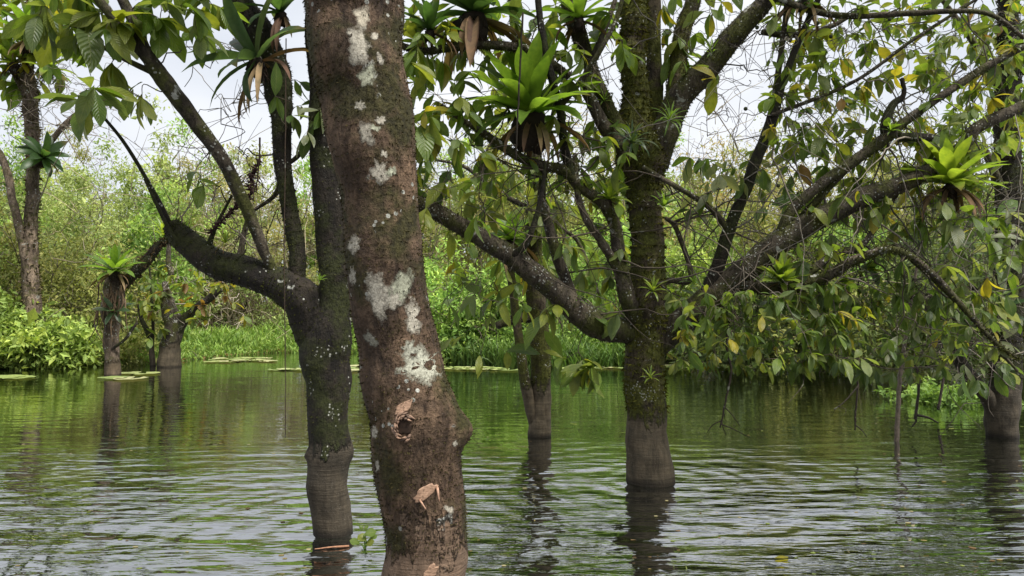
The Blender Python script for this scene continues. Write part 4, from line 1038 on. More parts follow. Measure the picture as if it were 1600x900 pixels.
# --- mossy tree at the right border
E = Tree(W(1565, 680)[:2], 'dark mossy tree forking low above the water beside the right border')
E.limb([(1565, 740, 50, D), (1564, 680, 46, D), (1564, 640, 48, D), (1568, 590, 42, D), (1574, 500, 44, D), (1580, 400, 42, D), (1579, 300, 38, D), (1575, 200, 36, D), (1580, 100, 34, D), (1575, 0, 28, D), (1570, -140, 24, D)], M_BARK_DARK, 'trunk', 28, 0.14, 9, 0.4, 81, moss=5000, mossc=(0.045, 0.045, 0.015), mlen=0.035)
E.limb([(1560, 655, 30, D), (1542, 618, 22, D - .05), (1512, 582, 20, D - .15), (1484, 545, 20, D - .2), (1462, 515, 20, D - .25), (1452, 490, 15, D - .3), (1450, 465, 6, D - .3)], M_BARK_DARK, 'branch', 14, 0.16, 10, 0.5, 82)
E.limb([(1572, 645, 22, D), (1588, 610, 14, D - .05), (1593, 585, 12, D - .06), (1588, 560, 10, D - .05), (1576, 545, 10, D)], M_BARK_DARK, 'branch', 10, 0.16, 10, 0.5, 83)
E.limb([(1580, 350, 18, D), (1540, 240, 12, D - .2), (1500, 238, 10, D - .2), (1450, 246, 8, D - .2)], M_BARK_PALE, 'branch', 8, 0.16, 10, 0.6, 84)
E.limb([(1575, 160, 14, D), (1530, 80, 10, D - .2), (1480, 10, 8, D - .3), (1430, -60, 6, D - .3)], M_BARK_PALE, 'branch', 8, 0.16, 10, 0.6, 85)
E.limb([(1576, 470, 10, D), (1520, 450, 8, D - .2), (1470, 462, 7, D - .3), (1400, 455, 5, D - .3)], M_BARK_DARK, 'branch', 7, 0.16, 10, 0.6, 86)
E.grow(region(1470, 1610, 330, 440, 7.3, 8.2, 20), 'grey', (4, 6), (0.16, 0.26), 0.7)
E.grow(region(1480, 1610, 440, 600, 7.4, 8.2, 22), 'grey', (3, 5), (0.14, 0.22), 0.9)
E.grow(region(1440, 1620, -20, 240, 7.4, 9, 40), 'mid', (4, 6), (0.14, 0.24), 0.6)
E.grow(region(1380, 1600, 300, 610, 7.2, 8.4, 70), bare=True, r0=0.0045, curve=0.22, tcol=(0.13, 0.115, 0.095))
E.arcs(region(1400, 1610, 240, 640, 7.2, 8.4, 70), 0.008, tcol=(0.15, 0.13, 0.11))
E.grow(region(1450, 2000, -500, -60, 7, 10, 40), 'mid', (4, 6), (0.18, 0.26), 0.5)
E.finish(160)

# --- trees at the back on the left
F_ = Tree(W(52, 570)[:2], 'tall pale trunk crowned with a mass of air plants at the far left')
d = 17.0
F_.limb([(56, 600, 29, d), (55, 560, 27, d), (52, 500, 29, d), (48, 430, 24, d), (46, 370, 21, d), (52, 300, 18, d), (50, 240, 18, d), (50, 190, 21, d), (46, 150, 21, d), (44, 100, 18, d), (46, 40, 14, d), (52, -40, 11, d)], M_BARK_TAN, 'trunk', 18, 0.2, 5, 0.5, 91, moss=1500, mossc=(0.1, 0.085, 0.05), mlen=0.1)
F_.limb([(46, 440, 14, d - .1), (36, 380, 13, d - .1), (22, 320, 12, d - .2), (10, 265, 11, d - .2), (-8, 228, 10, d - .2)], M_BARK_TAN, 'branch', 10, 0.16, 6, 0.6, 92)
F_.limb([(54, 260, 10, d), (85, 215, 9, d), (118, 180, 10, d), (150, 165, 6, d)], M_BARK_TAN, 'branch', 8, 0.2, 6, 0.6, 93)
F_.limb([(46, 160, 12, d), (22, 115, 8, d), (5, 80, 6, d)], M_BARK_TAN, 'branch', 8, 0.2, 6, 0.6, 94)
F_.grow(region(5, 105, -10, 135, 16.4, 17.6, 60), 'bright', (4, 7), (0.3, 0.5), 0.3, r0=0.008)
F_.grow(region(0, 110, 60, 190, 16.4, 17.6, 50), bare=True, r0=0.009, curve=0.3, tcol=(0.26, 0.21, 0.16))
F_.grow(region(60, 200, 90, 260, 16, 18, 40), bare=True, r0=0.007, curve=0.25, tcol=(0.17, 0.15, 0.13))
F_.arcs(region(0, 220, 40, 300, 16, 18, 60), 0.012, (0.4, 3), tcol=(0.2, 0.17, 0.14))
F_.finish(60)

d = 14.9
G_ = Tree(W(175, 587)[:2], 'straight dark stump by the left bank carrying a bromeliad on its top')
G_.limb([(176, 620, 24, d), (175, 587, 23, d), (175, 540, 22, d), (174, 500, 25, d), (176, 460, 30, d), (178, 432, 26, d)], M_BARK_TAN, 'trunk', 16, 0.18, 7, 0.5, 95)
G_.limb([(182, 452, 14, d), (205, 432, 17, d), (228, 408, 17, d), (250, 382, 12, d), (272, 372, 6, d)], M_BARK_DARK, 'branch', 10, 0.2, 7, 0.6, 96, moss=500, mossc=(0.07, 0.05, 0.03), mlen=0.08)
G_.limb([(176, 545, 5, d - .1), (196, 530, 5, d - .15), (214, 505, 4, d - .1)], M_BARK_DARK, 'branch', 5, 0.1, 7, 0.9, 97)
G_.grow(region(120, 280, 330, 440, 14.4, 15.4, 26), bare=True, r0=0.006, curve=0.25, tcol=(0.2, 0.17, 0.14))
for k in range(26):
    a = P(176 + rng.normal(0, 12), rng.uniform(440, 485), d - 0.25); L = rng.uniform(0.3, 0.75)
    c = catmull(np.array([a, a + [rng.normal(0, 0.08), -0.05, -L * 0.5], a + [rng.normal(0, 0.1), 0, -L]]), 3)
    G_.twigs.tube(c, np.linspace(0.02, 0.006, len(c)), 4, np.array((0.16, 0.11, 0.07)) * rng.uniform(0.5, 1.4))
G_.finish()

d = 17.0
H_ = Tree(W(264, 572)[:2], 'thick grey stump that forks into two mossy arms near the left bank')
H_.limb([(262, 600, 38, d), (263, 572, 36, d), (266, 540, 30, d), (271, 512, 30, d), (266, 488, 24, d), (260, 462, 16, d), (258, 440, 8, d)], M_BARK_PALE, 'trunk', 18, 0.2, 6, 0.5, 98)
H_.limb([(272, 525, 20, d), (288, 500, 15, d), (304, 484, 13, d), (322, 470, 12, d), (345, 452, 8, d)], M_BARK_DARK, 'branch', 10, 0.2, 6, 0.6, 99)
H_.limb([(268, 430, 9, d + .1), (263, 400, 8, d + .1), (268, 360, 6, d + .1)], M_BARK_PALE, 'branch', 7, 0.2, 6, 0.6, 100)
H_.nodes.append(P(262, 440, d)); H_.nrad.append(0.03)
H_.grow(region(250, 400, 400, 520, 16.4, 17.6, 44), bare=True, r0=0.008, curve=0.28, tcol=(0.36, 0.32, 0.27))
H_.grow(region(225, 390, 415, 500, 16.4, 17.6, 40), 'yel', (4, 7), (0.16, 0.26), 0.4, r0=0.006)
H_.finish(60)

S_ = Tree(W(238, 572)[:2], 'slender crooked sapling leaning beside the forked grey stump', 'sapling', 'sapling')
d = W(238, 572)[1]
S_.limb([(240, 590, 10, d), (238, 570, 9, d), (234, 530, 8, d), (222, 500, 7, d), (216, 478, 4, d)], M_BARK_DARK, 'trunk', 8, 0.14, 7, 0.8, 101)
S_.limb([(237, 545, 6, d), (239, 510, 5, d), (237, 470, 4, d), (234, 420, 3, d)], M_BARK_DARK, 'branch', 6, 0.14, 7, 0.9, 102)
S_.grow(region(205, 255, 400, 540, d - .5, d + .3, 22), 'mid', (4, 6), (0.16, 0.24), 0.6, r0=0.005)
S_.finish(40)

# ------------------------------------------------------------------ bromeliads and other air plants
STRAP_CACHE = {}
def strap_mesh(arch, fold, tint, wr, tag_='leaf', n=8):
    """strap leaf along +X with its base at the origin, bending down by 'arch' (radians) along its length"""
    key = (arch, fold, tint, wr, tag_)
    if key in STRAP_CACHE: return STRAP_CACHE[key]
    t_ = np.linspace(0, 1, n)
    ang = -arch * t_ ** 1.5
    x = np.concatenate([[0], np.cumsum(np.cos(ang[:-1]) / (n - 1))]); z = np.concatenate([[0], np.cumsum(np.sin(ang[:-1]) / (n - 1))])
    w = wr * (0.62 + 0.55 * np.sin(np.pi * np.minimum(1, t_ * 0.95)) ) * np.clip((1.0 - t_) * 4.5, 0, 1) ** 0.55 * 0.5; w[-1] = 0.002
    V = np.zeros((n, 3, 3))
    for k, s in enumerate((-1, 0, 1)):
        V[:, k, 0] = x - np.sin(-ang) * 0; V[:, k, 1] = s * w; V[:, k, 2] = z + abs(s) * w * fold * (1 - 0.4 * t_)
    i = np.arange(n - 1)[:, None] * 3; j = np.arange(2)[None, :]
    Q = np.stack([i + j, i + 3 + j, i + 3 + j + 1, i + j + 1], -1).reshape(-1, 4)
    c = np.tile(np.array(tint), (n, 3, 1)) ; c[0] *= 0.8
    if tag_ == 'leaf' and (hash((arch, tint)) % 3 == 0): c[-1:] = (0.13, 0.09, 0.035); c[-2] = c[-2] * 0.5 + np.array((0.14, 0.11, 0.035)) * 0.5
    me = mk_mesh(tag_, V.reshape(-1, 3), Q, M_DEAD if tag_ == 'dead_leaf' else M_BROM, c.reshape(-1, 3))
    STRAP_CACHE[key] = me
    return me

BT = {'lime': [(0.22, 0.31, 0.045), (0.26, 0.35, 0.06), (0.17, 0.26, 0.04)], 'green': [(0.15, 0.26, 0.04), (0.2, 0.33, 0.055), (0.12, 0.21, 0.035)],
      'dark': [(0.045, 0.095, 0.03), (0.06, 0.12, 0.04), (0.035, 0.07, 0.025)], 'blue': [(0.07, 0.12, 0.06), (0.05, 0.09, 0.045), (0.09, 0.13, 0.07)]}
def bromeliad(px, py, d, Lpx, n, pal, label, wr=0.2, spread=(0.15, 1.45), arch=(0.4, 1.1), axis=(0, -0.15, 1), dead=0, dead_len=1.0, ball=0, name='bromeliad', cat='bromeliad', group='bromeliads growing on the branches', fold=0.5, half=False):
    p = P(px, py, d); L = Lpx / FPX * d
    root = thing(name, p, label, cat, group)
    ax = norm(np.array(axis, float)); u = norm(np.cross(ax, [0.3, 1, 0.1])); v = np.cross(ax, u)
    for k in range(n):
        q = (k + 0.5) / n
        an = k * 2.39996 + rng.normal(0, 0.12)
        tilt = spread[0] + (spread[1] - spread[0]) * q ** 0.8 + rng.normal(0, 0.07)
        dr = norm(ax * math.cos(tilt) + (u * math.cos(an) + v * math.sin(an)) * math.sin(tilt))
        ar = arch[0] + (arch[1] - arch[0]) * round(q * 3) / 3
        ln = L * (0.72 + 0.35 * math.sin(math.pi * (0.25 + 0.6 * q))) * rng.uniform(0.85, 1.12)
        tn = BT[pal][int(rng.integers(0, 3))]
        me = strap_mesh(round(ar, 2), fold, tn, wr)
        R = orient(dr, ax + 1e-3)
        if abs(dr @ ax) > 0.995: R = orient(dr, u)
        o = bpy.data.objects.new('leaf', me); COL.objects.link(o); o.parent = root
        off = dr * L * 0.03 - ax * L * 0.02 * q
        o.matrix_local = Matrix([[*(R[i] * ln), off[i]] for i in range(3)] + [[0, 0, 0, 1]])
    for k in range(dead):
        an = rng.uniform(0, 6.28)
        h_ = u * math.cos(an) + v * math.sin(an)
        dr = norm(h_ * rng.uniform(0.5, 1.0) + np.array([0, 0, -0.25]))
        tn = [(0.17, 0.11, 0.07), (0.25, 0.18, 0.11), (0.1, 0.06, 0.045)][int(rng.integers(0, 3))]
        me = strap_mesh(1.3 if k % 2 else 0.9, 1.2, tn, wr * 0.42, 'dead_leaf')
        R = orient(dr, np.array([0, 0, 1.0]))
        ln = L * dead_len * rng.uniform(0.6, 1.1)
        o = bpy.data.objects.new('dead_leaf', me); COL.objects.link(o); o.parent = root
        off = h_ * L * 0.05 - ax * L * 0.08
        o.matrix_local = Matrix([[*(R[i] * ln), off[i]] for i in range(3)] + [[0, 0, 0, 1]])
    if ball:
        r = ball / FPX * d; b_ = Bag(); a = np.linspace(0.02, math.pi - 0.02, 12)
        b_.tube(np.stack([0.2 * r * np.sin(3 * a), 0 * a, r * 1.15 * np.cos(a) - r * 1.0], -1), r * np.sin(a), 16, (0.018, 0.013, 0.009), 0.5, 14 / max(r * 8, 0.4), int(px))
        for k in range(70):
            an = rng.uniform(0, 6.28); s0 = np.array([math.cos(an) * r * 0.75, math.sin(an) * r * 0.75, -r * rng.uniform(0.5, 1.7)])
            e = s0 + np.array([math.cos(an) * r * 0.3, math.sin(an) * r * 0.3, -r * rng.uniform(0.4, 1.4)]) + rng.normal(0, 0.2 * r, 3)
            b_.tube(catmull(np.array([s0, (s0 + e) / 2 + rng.normal(0, 0.1 * r, 3), e]), 2), np.linspace(0.005, 0.002, 5), 3, (0.035, 0.022, 0.015))
        b_.build('root_ball', M_TWIG, root)
    return root

bromeliad(832, 178, 5.75, 116, 38, 'green', 'large green bromeliad on a dark ball of roots in the middle of the photo', 0.2, (0.1, 1.5), (0.2, 0.9), (-0.12, -0.25, 1), 10, 1.0, 28)
bromeliad(742, 22, 5.7, 105, 18, 'dark', 'large dark bromeliad with long drooping dead leaves at the top edge of the photo', 0.24, (0.3, 1.6), (0.3, 1.0), (0, -0.2, 1), 9, 1.5, 24)
bromeliad(672, 48, 5.4, 62, 14, 'dark', 'dark bromeliad perched on the thin branch touching the reddish trunk', 0.22, (0.15, 1.4), (0.3, 1.0), (0, -0.2, 1), 4, 1.0, 8)
bromeliad(1484, 288, 5.7, 80, 34, 'lime', 'large yellow green bromeliad with a skirt of dead leaves on the long right limb', 0.21, (0.1, 1.5), (0.15, 0.8), (-0.05, -0.2, 1), 16, 1.0, 10)
bromeliad(1222, 440, 5.75, 44, 20, 'lime', 'bright lime bromeliad on the low mossy limb left of two smaller ones', 0.24, (0.1, 1.45), (0.2, 0.8), (0, -0.35, 1), 3, 0.7, 5)
bromeliad(1310, 402, 5.8, 24, 14, 'lime', 'small lime bromeliad upper one of the pair over the drooping leaves', 0.24, (0.1, 1.45), (0.2, 0.8), (0, -0.35, 1), 2, 0.7, 3)
bromeliad(1320, 452, 5.75, 30, 14, 'lime', 'small lime bromeliad lower one of the pair over the drooping leaves', 0.24, (0.1, 1.35), (0.2, 0.8), (0.1, -0.4, 1), 3, 0.8, 3)
bromeliad(1258, 418, 5.8, 15, 10, 'lime', 'tiny lime bromeliad touching the bright one on the low limb', 0.24, (0.1, 1.4), (0.2, 0.7), (0, -0.3, 1))
bromeliad(1292, 332, 5.95, 26, 14, 'lime', 'small lime bromeliad on the upper side of the long right limb', 0.24, (0.1, 1.4), (0.2, 0.8), (-0.2, -0.3, 1))
bromeliad(1255, 248, 6.3, 26, 12, 'green', 'small green bromeliad among the grey hanging leaves under the sky at right', 0.26, (0.1, 1.4), (0.2, 0.8), (0, -0.3, 1))
bromeliad(952, 312, 5.95, 40, 18, 'lime', 'lime bromeliad with a brown base on the limb left of the mossy trunk', 0.2, (0.1, 1.35), (0.2, 0.9), (-0.05, -0.3, 1), 4, 0.7, 4)
bromeliad(1036, 322, 5.95, 28, 14, 'green', 'small green bromeliad on the right face of the mossy trunk', 0.18, (0.1, 1.4), (0.3, 1.0), (0.4, -0.5, 1), 3, 0.8, 0)
bromeliad(797, 375, 8.1, 58, 16, 'green', 'green bromeliad with brown hanging leaves on top of the thinner stem', 0.3, (0.15, 1.5), (0.3, 0.9), (0, -0.3, 1), 8, 1.0, 9)
bromeliad(402, 92, 4.6, 122, 12, 'blue', 'dark bromeliad reaching long arched leaves leftward from the top of the dark stem', 0.16, (0.5, 1.65), (0.5, 1.1), (-0.75, -0.35, 0.75), 9, 1.1, 14)
bromeliad(440, 20, 4.7, 85, 12, 'dark', 'dark bromeliad squeezed between the dark stem and the reddish trunk at the top edge', 0.2, (0.2, 1.4), (0.4, 1.0), (-0.2, -0.4, 1), 4, 0.9, 10)
bromeliad(1548, 492, 8.0, 56, 16, 'dark', 'dark green bromeliad clasping the right border trunk', 0.2, (0.2, 1.45), (0.2, 0.8), (-0.35, -0.4, 1), 4, 0.8, 6)
bromeliad(180, 424, 14.6, 48, 20, 'green', 'green bromeliad crowning the straight dark stump near the left bank', 0.2, (0.15, 1.5), (0.2, 0.9), (0, -0.25, 1), 8, 0.9, 8)
bromeliad(178, 486, 14.65, 30, 10, 'blue', 'small dark bromeliad halfway down the straight dark stump', 0.22, (0.4, 1.6), (0.3, 0.9), (0.1, -0.7, 0.7), 2, 0.8)
bromeliad(66, 245, 16.7, 42, 18, 'dark', 'dark bromeliad hanging on the right side of the tall pale trunk', 0.26, (0.2, 1.8), (0.4, 1.1), (0.6, -0.4, 0.5), 4, 0.8, 8)
bromeliad(50, 60, 16.6, 60, 22, 'green', 'big shaggy bromeliad in the crown of the tall pale trunk', 0.22, (0.1, 1.5), (0.3, 1.0), (0, -0.2, 1), 14, 0.9, 12)
bromeliad(75, 108, 16.6, 42, 16, 'lime', 'bright bromeliad just below the crown of the tall pale trunk', 0.22, (0.1, 1.5), (0.3, 1.0), (0.3, -0.3, 1), 8, 0.9, 8)
bromeliad(22, 98, 16.6, 45, 14, 'lime', 'yellowish bromeliad at the left border beside the tall pale trunk', 0.22, (0.1, 1.5), (0.3, 1.0), (-0.3, -0.3, 1), 8, 0.9, 8)
bromeliad(255, 368, 14.9, 32, 16, 'lime', 'yellow green tuft at the end of the arm of the straight dark stump', 0.1, (0.1, 1.3), (0.3, 1.1), (0.1, -0.2, 1))
bromeliad(905, 28, 5.9, 75, 14, 'green', 'green bromeliad at the top edge left of the mossy trunk', 0.22, (0.3, 1.6), (0.3, 1.0), (0, -0.2, 1), 4, 0.9, 10)
bromeliad(1256, 0, 5.9, 60, 8, 'dark', 'reddish brown withered bromeliad dangling from the top edge right of the mossy trunk', 0.16, (0.3, 1.4), (0.4, 1.0), (0, -0.2, 1), 16, 1.2, 8)
bromeliad(1530, 300, 8.0, 42, 12, 'lime', 'bright bromeliad on the right border trunk below the large yellow green one', 0.2, (0.2, 1.4), (0.3, 0.9), (-0.3, -0.4, 1))
for (x_, y_, d_, L_, n_, pal_, lab_) in [
    (1084, 442, 6.05, 24, 12, 'green', 'small green fern rooted where the low right limb leaves the mossy trunk'),
    (1020, 455, 5.95, 26, 16, 'lime', 'yellow green moss fern on the swollen collar of the mossy trunk'),
    (902, 470, 5.95, 20, 12, 'green', 'small fern on top of the low left limb close to the mossy trunk'),
    (742, 352, 5.65, 20, 12, 'green', 'small fern midway along the low left limb of the mossy tree'),
    (1163, 405, 5.95, 22, 12, 'lime', 'yellowish fern on the upper side of the low right limb'),
    (1392, 205, 5.65, 22, 12, 'green', 'small fern in the fork of the upper right limb'),
    (1112, 84, 6.05, 26, 12, 'green', 'small fern on the steep limb rising to the top edge right of the mossy trunk'),
    (944, 158, 6.05, 22, 12, 'green', 'small fern on the limb leaning left from the top of the mossy trunk'),
    (1016, 590, 5.95, 18, 12, 'lime', 'yellowish grass tuft low on the mossy trunk just above its bare foot')]:
    bromeliad(x_, y_, d_, L_, n_, pal_, lab_, 0.11, (0.1, 1.5), (0.4, 1.3), (0, -0.45, 1), 2, 0.8, 0, 'fern', 'fern', 'ferns on the mossy tree')
G2 = 'grassy tufts in the fork of the mossy trunk'
bromeliad(988, 222, 5.85, 42, 26, 'blue', 'pale grassy tuft on the left of the fork of the mossy trunk', 0.07, (0.1, 1.7), (0.8, 1.7), (-0.1, -0.6, 0.9), 3, 0.8, 0, 'air_plant', 'air plant', G2)
bromeliad(1046, 188, 5.9, 36, 24, 'green', 'green grassy tuft on the right of the fork of the mossy trunk', 0.07, (0.1, 1.7), (0.8, 1.7), (0.1, -0.6, 0.9), 3, 0.8, 0, 'air_plant', 'air plant', G2)
bromeliad(500, 438, 4.72, 14, 16, 'green', 'tiny fern tuft on the small bridge between the dark stems', 0.1, (0.1, 1.5), (0.5, 1.3), (0, -0.4, 1), 0, 1, 0, 'fern', 'fern', 'ferns on the dark forked tree')
bromeliad(352, 380, 4.75, 22, 12, 'lime', 'yellow green fern tuft on the broken mossy limb', 0.14, (0.1, 1.4), (0.5, 1.2), (0, -0.3, 1), 5, 1, 0, 'fern', 'fern', 'ferns on the dark forked tree')

# ------------------------------------------------------------------ hanging roots and sticks
def strand(name, pts, r0, r1, col, label, cat, twig=0, group=None, segs=6, leaf=0):
    pw = np.array([P(*p) for p in pts]); root_ = pw[0]
    b_ = Bag(); c = catmull(pw, 8); c[1:-1] += min(0.008, r0 * 0.2) * rng.normal(0, 1, (len(c) - 2, 3)) * np.array([1, 1, 0.2])
    b_.tube(c, np.linspace(r0, r1, len(c)), segs, col, 0.2, 30)
    for k in range(twig):
        i = len(c) - 2 - int(rng.integers(0, max(2, len(c) // 3)))
        e = c[i] + np.array([rng.normal(0, 0.09), rng.normal(0, 0.05), -rng.uniform(0.02, 0.14)])
        b_.tube(catmull(np.array([c[i], (c[i] + e) / 2 + [rng.normal(0, .02), 0, 0.015], e]), 3), np.linspace(r1 * 0.9, r1 * 0.4, 7), 4, col)
    o = b_.build(name, M_TWIG, None, root_); o.location = tuple(root_)
    tag(o, label, cat, group); return o
HG = 'thin roots and twigs hanging down'
strand('hanging_root', [(447, 60, 4.4), (446, 200, 4.4), (444, 400, 4.42), (446, 560, 4.4), (446, 684, 4.4)], 0.0035, 0.0025, (0.05, 0.035, 0.025), 'thread thin root hanging straight down in front of the dark forked tree', 'root', 0, HG, 4)
strand('hanging_twig', [(1140, 500, 5.8), (1136, 540, 5.8), (1142, 580, 5.8), (1134, 625, 5.8), (1125, 668, 5.8)], 0.012, 0.006, (0.035, 0.028, 0.022), 'dark twig hanging to the water with a little fork of roots at its tip', 'twig', 5, HG)
strand('hanging_twig', [(1336, 560, 7.6), (1340, 600, 7.6), (1337, 640, 7.6), (1336, 672, 7.6)], 0.012, 0.008, (0.04, 0.032, 0.026), 'short dark twig dipping in the water below the drooping leaves', 'twig', 2, HG)
strand('hanging_twig', [(1368, 545, 7.4), (1350, 590, 7.4), (1322, 625, 7.4), (1303, 640, 7.4)], 0.011, 0.004, (0.06, 0.05, 0.04), 'slanting bent twig reaching down left to the water below the drooping leaves', 'twig', 3, HG)
strand('hanging_root', [(817, 20, 5.2), (812, 120, 5.2), (808, 200, 5.2), (806, 250, 5.2)], 0.008, 0.006, (0.02, 0.016, 0.012), 'dark hanging root in front of the large green bromeliad', 'root', 2, HG)
strand('hanging_root', [(322, 200, 4.6), (406, 215, 4.6), (405, 250, 4.6), (400, 300, 4.6)][1:], 0.006, 0.004, (0.03, 0.018, 0.014), 'dark scraggly root hanging under the long arched leaves at left', 'root', 8, HG)
strand('stick', [(1442, 335, 7.9), (1432, 420, 7.9), (1420, 500, 7.95), (1410, 560, 8.0), (1404, 620, 8.0), (1401, 690, 8.0), (1401, 720, 8.0)], 0.012, 0.028, (0.17, 0.14, 0.115), 'pale upright stick standing in the water left of the right border tree', 'stick')
strand('stick', [(1425, 560, 8.2), (1436, 590, 8.2), (1432, 640, 8.2), (1430, 655, 8.2)], 0.012, 0.018, (0.05, 0.042, 0.035), 'dark forked stick poking out by the floating green plants', 'stick', 2)
strand('stick', [(1478, 560, 9.4), (1474, 590, 9.4), (1466, 640, 9.4)], 0.012, 0.018, (0.05, 0.04, 0.033), 'thin dark stick rising out of the floating green plants', 'stick')
# withered flower spikes curled up over the broken limb
for k, (pts, lab) in enumerate([([(330, 362, 4.8), (350, 342, 4.8), (368, 322, 4.8), (376, 300, 4.8), (370, 280, 4.8)], 'withered dark flower spike curling above the broken mossy limb'),
                                ([(405, 248, 4.7), (398, 268, 4.7), (392, 290, 4.7), (390, 312, 4.7)], 'withered dark flower spike hanging under the long arched leaves')]):
    pw = np.array([P(*p) for p in pts]); c = catmull(pw, 9); b_ = Bag(); b_.tube(c, np.full(len(c), 0.004), 5, (0.03, 0.016, 0.014))
    for i in range(len(c)):
        for q in range(4):
            e = c[i] + rng.normal(0, 0.02, 3); b_.tube(np.array([c[i], (c[i] + e) / 2, e]), np.array([0.005, 0.006, 0.002]), 4, np.array((0.035, 0.018, 0.016)) * rng.uniform(0.6, 1.6))
    o = b_.build('flower_spike', M_TWIG, None, pw[0]); o.location = tuple(pw[0]); tag(o, lab, 'flower spike', 'withered flower spikes')

# ------------------------------------------------------------------ on the water
M_PAD = leaf_material('lily_pad', 0.1, 0.45, False, 0.5)
PADM = []
for k in range(4):
    n = 18; a = np.arange(n) / n * 5.9 + 0.2
    e = 1 + 0.06 * rng.normal(0, 1, n)
    V = [(0, 0, 0.006)] + [(0.7 * math.cos(x) * q, 0.7 * math.sin(x) * q, 0.005) for x, q in zip(a, e)] + [(math.cos(x) * q, math.sin(x) * q, 0.012 + 0.012 * rng.random()) for x, q in zip(a, e)]
    T = [(0, 1 + i, 2 + i) for i in range(n - 1)]; Q = [(1 + i, 1 + n + i, 2 + n + i, 2 + i) for i in range(n - 1)]
    cc = np.array([(0.3, 0.34, 0.14), (0.24, 0.3, 0.1), (0.36, 0.36, 0.2), (0.2, 0.26, 0.09)][k])
    PADM.append(mk_mesh('lily_pad', np.array(V), [np.array(Q), np.array(T)], M_PAD, np.tile(cc, (len(V), 1))))
def pad(px, py, r, label):
    p = W(px, py, 0.004)
    o = link('lily_pad', PADM[int(rng.integers(0, 4))]); o.location = (p[0], p[1], 0.004); o.rotation_euler = (0, 0, rng.uniform(0, 6.28)); o.scale = (r, r, 1)
    tag(o, label, 'lily pad', 'single lily pads near the left bank')
def pads(px0, px1, py0, py1, n, label):
    """a mat of overlapping pads too flat in the view to count"""
    V, Q, T, C_ = [], [], [], []; k0 = 0; ref = PADM[0]
    base = np.array([v.co for v in ref.vertices]); fq = [tuple(p.vertices) for p in ref.polygons]
    for k in range(n):
        p = W(rng.uniform(px0, px1), rng.uniform(py0, py1), 0.004); r = rng.uniform(0.09, 0.26); a = rng.uniform(0, 6.28)
        v = base * np.array([r, r, 1]); v = np.stack([v[:, 0] * math.cos(a) - v[:, 1] * math.sin(a) + p[0], v[:, 0] * math.sin(a) + v[:, 1] * math.cos(a) + p[1], v[:, 2] + 0.003 + 0.008 * rng.random()], -1)
        V.append(v); Q += [tuple(i + k0 for i in f) for f in fq if len(f) == 4]; T += [tuple(i + k0 for i in f) for f in fq if len(f) == 3]; k0 += len(v)
        C_.append(np.tile(np.array([(0.3, 0.34, 0.14), (0.24, 0.3, 0.1), (0.36, 0.36, 0.2), (0.2, 0.26, 0.09)][int(rng.integers(0, 4))]), (len(v), 1)))
    o = link('lily_pad_mat', mk_mesh('lily_pad_mat', np.vstack(V), [np.array(Q), np.array(T)], M_PAD, np.vstack(C_))); tag(o, label, 'lily pads', None, 'stuff')
pad(8, 589.5, 0.36, 'pale lily pad in the nearer flat streak at the left border')
pad(28, 590.5, 0.3, 'pale lily pad overlapping the right end of the nearer streak at the left border')
pad(176, 591, 0.28, 'pale lily pad touching the foot of the straight dark stump on its near side')
pad(203, 592, 0.3, 'pale lily pad just right of the foot of the straight dark stump')
pad(200, 583.5, 0.25, 'pale lily pad between the two stumps, nearer the straight one')
pad(228, 584, 0.28, 'pale lily pad between the two stumps, nearer the forked one')
pads(-20, 75, 569.5, 572, 10, 'thin streak of pale lily pads under the lime bushes at the left')
pads(332, 420, 560, 566, 26, 'wide flat mat of pale lily pads before the marsh grass')
pads(420, 480, 577, 582, 5, 'few lily pads floating left of the dark forked tree')
pads(545, 562, 572, 582, 4, 'lily pads glimpsed between the dark tree and the reddish trunk')
pads(690, 800, 574, 579, 22, 'yellowish streak of lily pads just right of the reddish trunk')
pads(855, 985, 571, 577, 28, 'yellowish streak of lily pads left of the mossy trunk')
pads(1040, 1180, 572, 576, 26, 'yellowish streak of lily pads right of the mossy trunk')

# floating leafy patch near the right border
c0 = W(1480, 628)
root = thing('water_plant', (c0[0], c0[1], 0), 'floating patch of fresh green water plants beside the right border tree', 'water plant')
f, s_ = Bag(), Bag()
cents = np.stack([c0[0] + rng.normal(0, 0.34, 110), c0[1] + rng.normal(0, 0.3, 110), 0.04 + np.abs(rng.normal(0, 0.07, 110))], -1)
leaf_cloud(cents, 0.05, 1500, 0.085, [(0.2, 0.32, 0.07), (0.26, 0.38, 0.1), (0.14, 0.24, 0.05)], f, 0.5, 1.8)
for p in cents[:60]: s_.tube(catmull(np.array([[p[0] + rng.normal(0, .05), p[1], -0.03], p * [1, 1, 0.5], p]), 2), np.full(5, 0.006), 4, (0.1, 0.15, 0.05))
s_.build('stems', M_TWIG, root, c0, 'stuff'); f.build('foliage', M_FAR, root, c0, 'stuff', smooth=False)

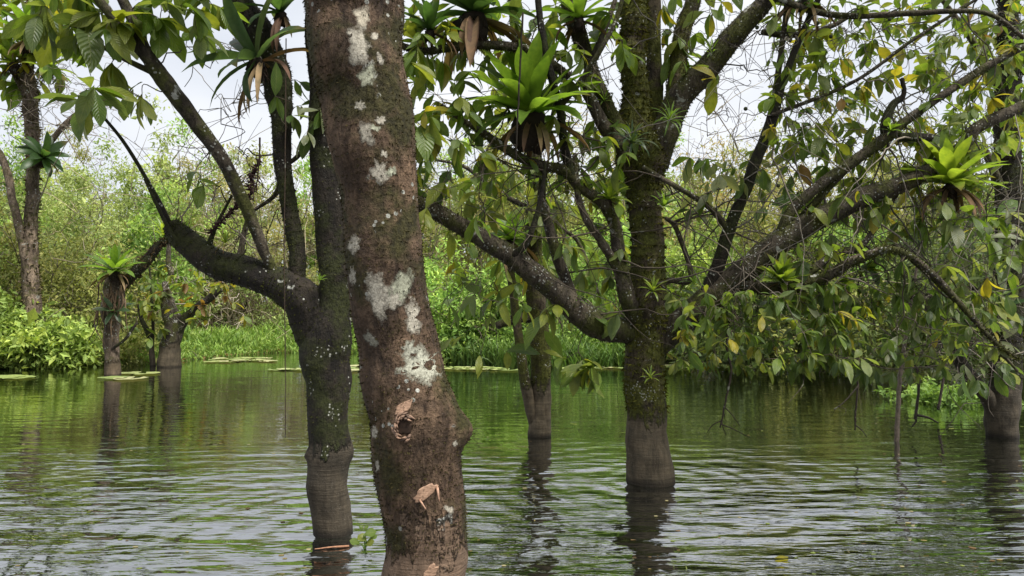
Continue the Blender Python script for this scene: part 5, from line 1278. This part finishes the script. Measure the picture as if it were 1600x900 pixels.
# water hyacinth seedling between the two near trunks
p = W(570, 857)
root = thing('water_hyacinth', p, 'small bright green floating seedling between the two nearest trunks', 'water plant')
for k, (dx, dz, s, an) in enumerate([(-0.005, 0.085, 0.075, 0.2), (0.012, 0.05, 0.07, 2.2), (-0.03, 0.035, 0.06, 3.9), (0.01, 0.025, 0.06, 5.2), (0.03, 0.06, 0.05, 0.9)]):
    o = bpy.data.objects.new('leaf', leaf_mesh('obovate', 3 if k % 2 else 1)); COL.objects.link(o); o.parent = root
    R = orient(np.array([math.cos(an), 0.3 * math.sin(an), 0.35]), np.array([0.1, -0.9, 0.8]))
    o.matrix_local = Matrix([[R[i][0] * s, R[i][1] * s * 1.9, R[i][2] * s, (dx, -0.01, dz)[i]] for i in range(3)] + [[0, 0, 0, 1]])
    b_ = Bag(); b_.tube(catmull(np.array([[0, 0, -0.02], [dx * 0.4, 0, dz * 0.5], [dx, -0.01, dz]]), 3), np.full(7, 0.004), 5, (0.12, 0.2, 0.04)); b_.build('stalk', M_TWIG, root)
p = W(568, 826)
root = thing('water_hyacinth', p, 'tiny green floating sprig touching the left edge of the reddish trunk', 'water plant')
for an in (0.4, 2.6):
    o = bpy.data.objects.new('leaf', leaf_mesh('obovate', 1)); COL.objects.link(o); o.parent = root
    R = orient(np.array([math.cos(an), 0.2, 0.5]), np.array([0.1, -0.9, 0.8])); o.matrix_local = Matrix([[R[i][0] * .035, R[i][1] * .06, R[i][2] * .035, 0] for i in range(3)] + [[0, 0, 0, 1]])
# a floating twig with a bit of red bark
a, b2 = W(492, 859), W(545, 855)
b_ = Bag(); b_.tube(catmull(np.array([a + [0, 0, .004], (a + b2) / 2 + [0, 0, .008], b2 + [0, 0, .006]]), 6), np.linspace(0.003, 0.008, 13), 6, (0.3, 0.16, 0.1), 0.3, 40)
o = b_.build('floating_twig', M_TWIG, None, a); o.location = tuple(a); tag(o, 'thin reddish twig floating at the foot of the dark forked tree', 'twig')
# single fallen leaves drifting
for (x, y, ti, lab) in [(1210, 872, 7, 'yellow fallen leaf drifting on the dark water below the mossy trunk'), (903, 660, 9, 'pale fallen leaf drifting between the thin tree and the mossy trunk'), (1482, 667, 9, 'pale fallen leaf drifting below the floating green plants')]:
    o = link('fallen_leaf', leaf_mesh('obovate', ti)); o.location = tuple(W(x, y, 0.012)); o.scale = (0.1, 0.12, 0.02); o.rotation_euler = (0, 0.0, rng.uniform(0, 6)); tag(o, lab, 'leaf')

# tiny bits of leaf and bark adrift on the near water
f = Bag()
for k in range(170):
    p = W(rng.uniform(0, 1600), 600 + 290 * rng.random() ** 0.8, 0.003); r = rng.uniform(0.006, 0.022); n = 6; a = np.arange(n) / n * 6.283
    q = rng.uniform(0.4, 1.0)
    V = np.vstack([[0, 0, 0.003], np.stack([r * np.cos(a), r * q * np.sin(a), 0 * a + 0.001], -1) * rng.uniform(0.7, 1.2, (n, 1))]) + np.array([p[0], p[1], 0.002])
    f.add(V, None, np.array([(0, 1 + i, 1 + (i + 1) % n) for i in range(n)]), [(0.2, 0.16, 0.07), (0.12, 0.08, 0.045), (0.16, 0.2, 0.06), (0.28, 0.25, 0.16)][int(rng.integers(0, 4))])
o = f.build('floating_debris', M_DEAD, None, (0, 0, 0), 'stuff', smooth=False); tag(o, 'tiny bits of leaf and bark drifting on the near water', 'debris')
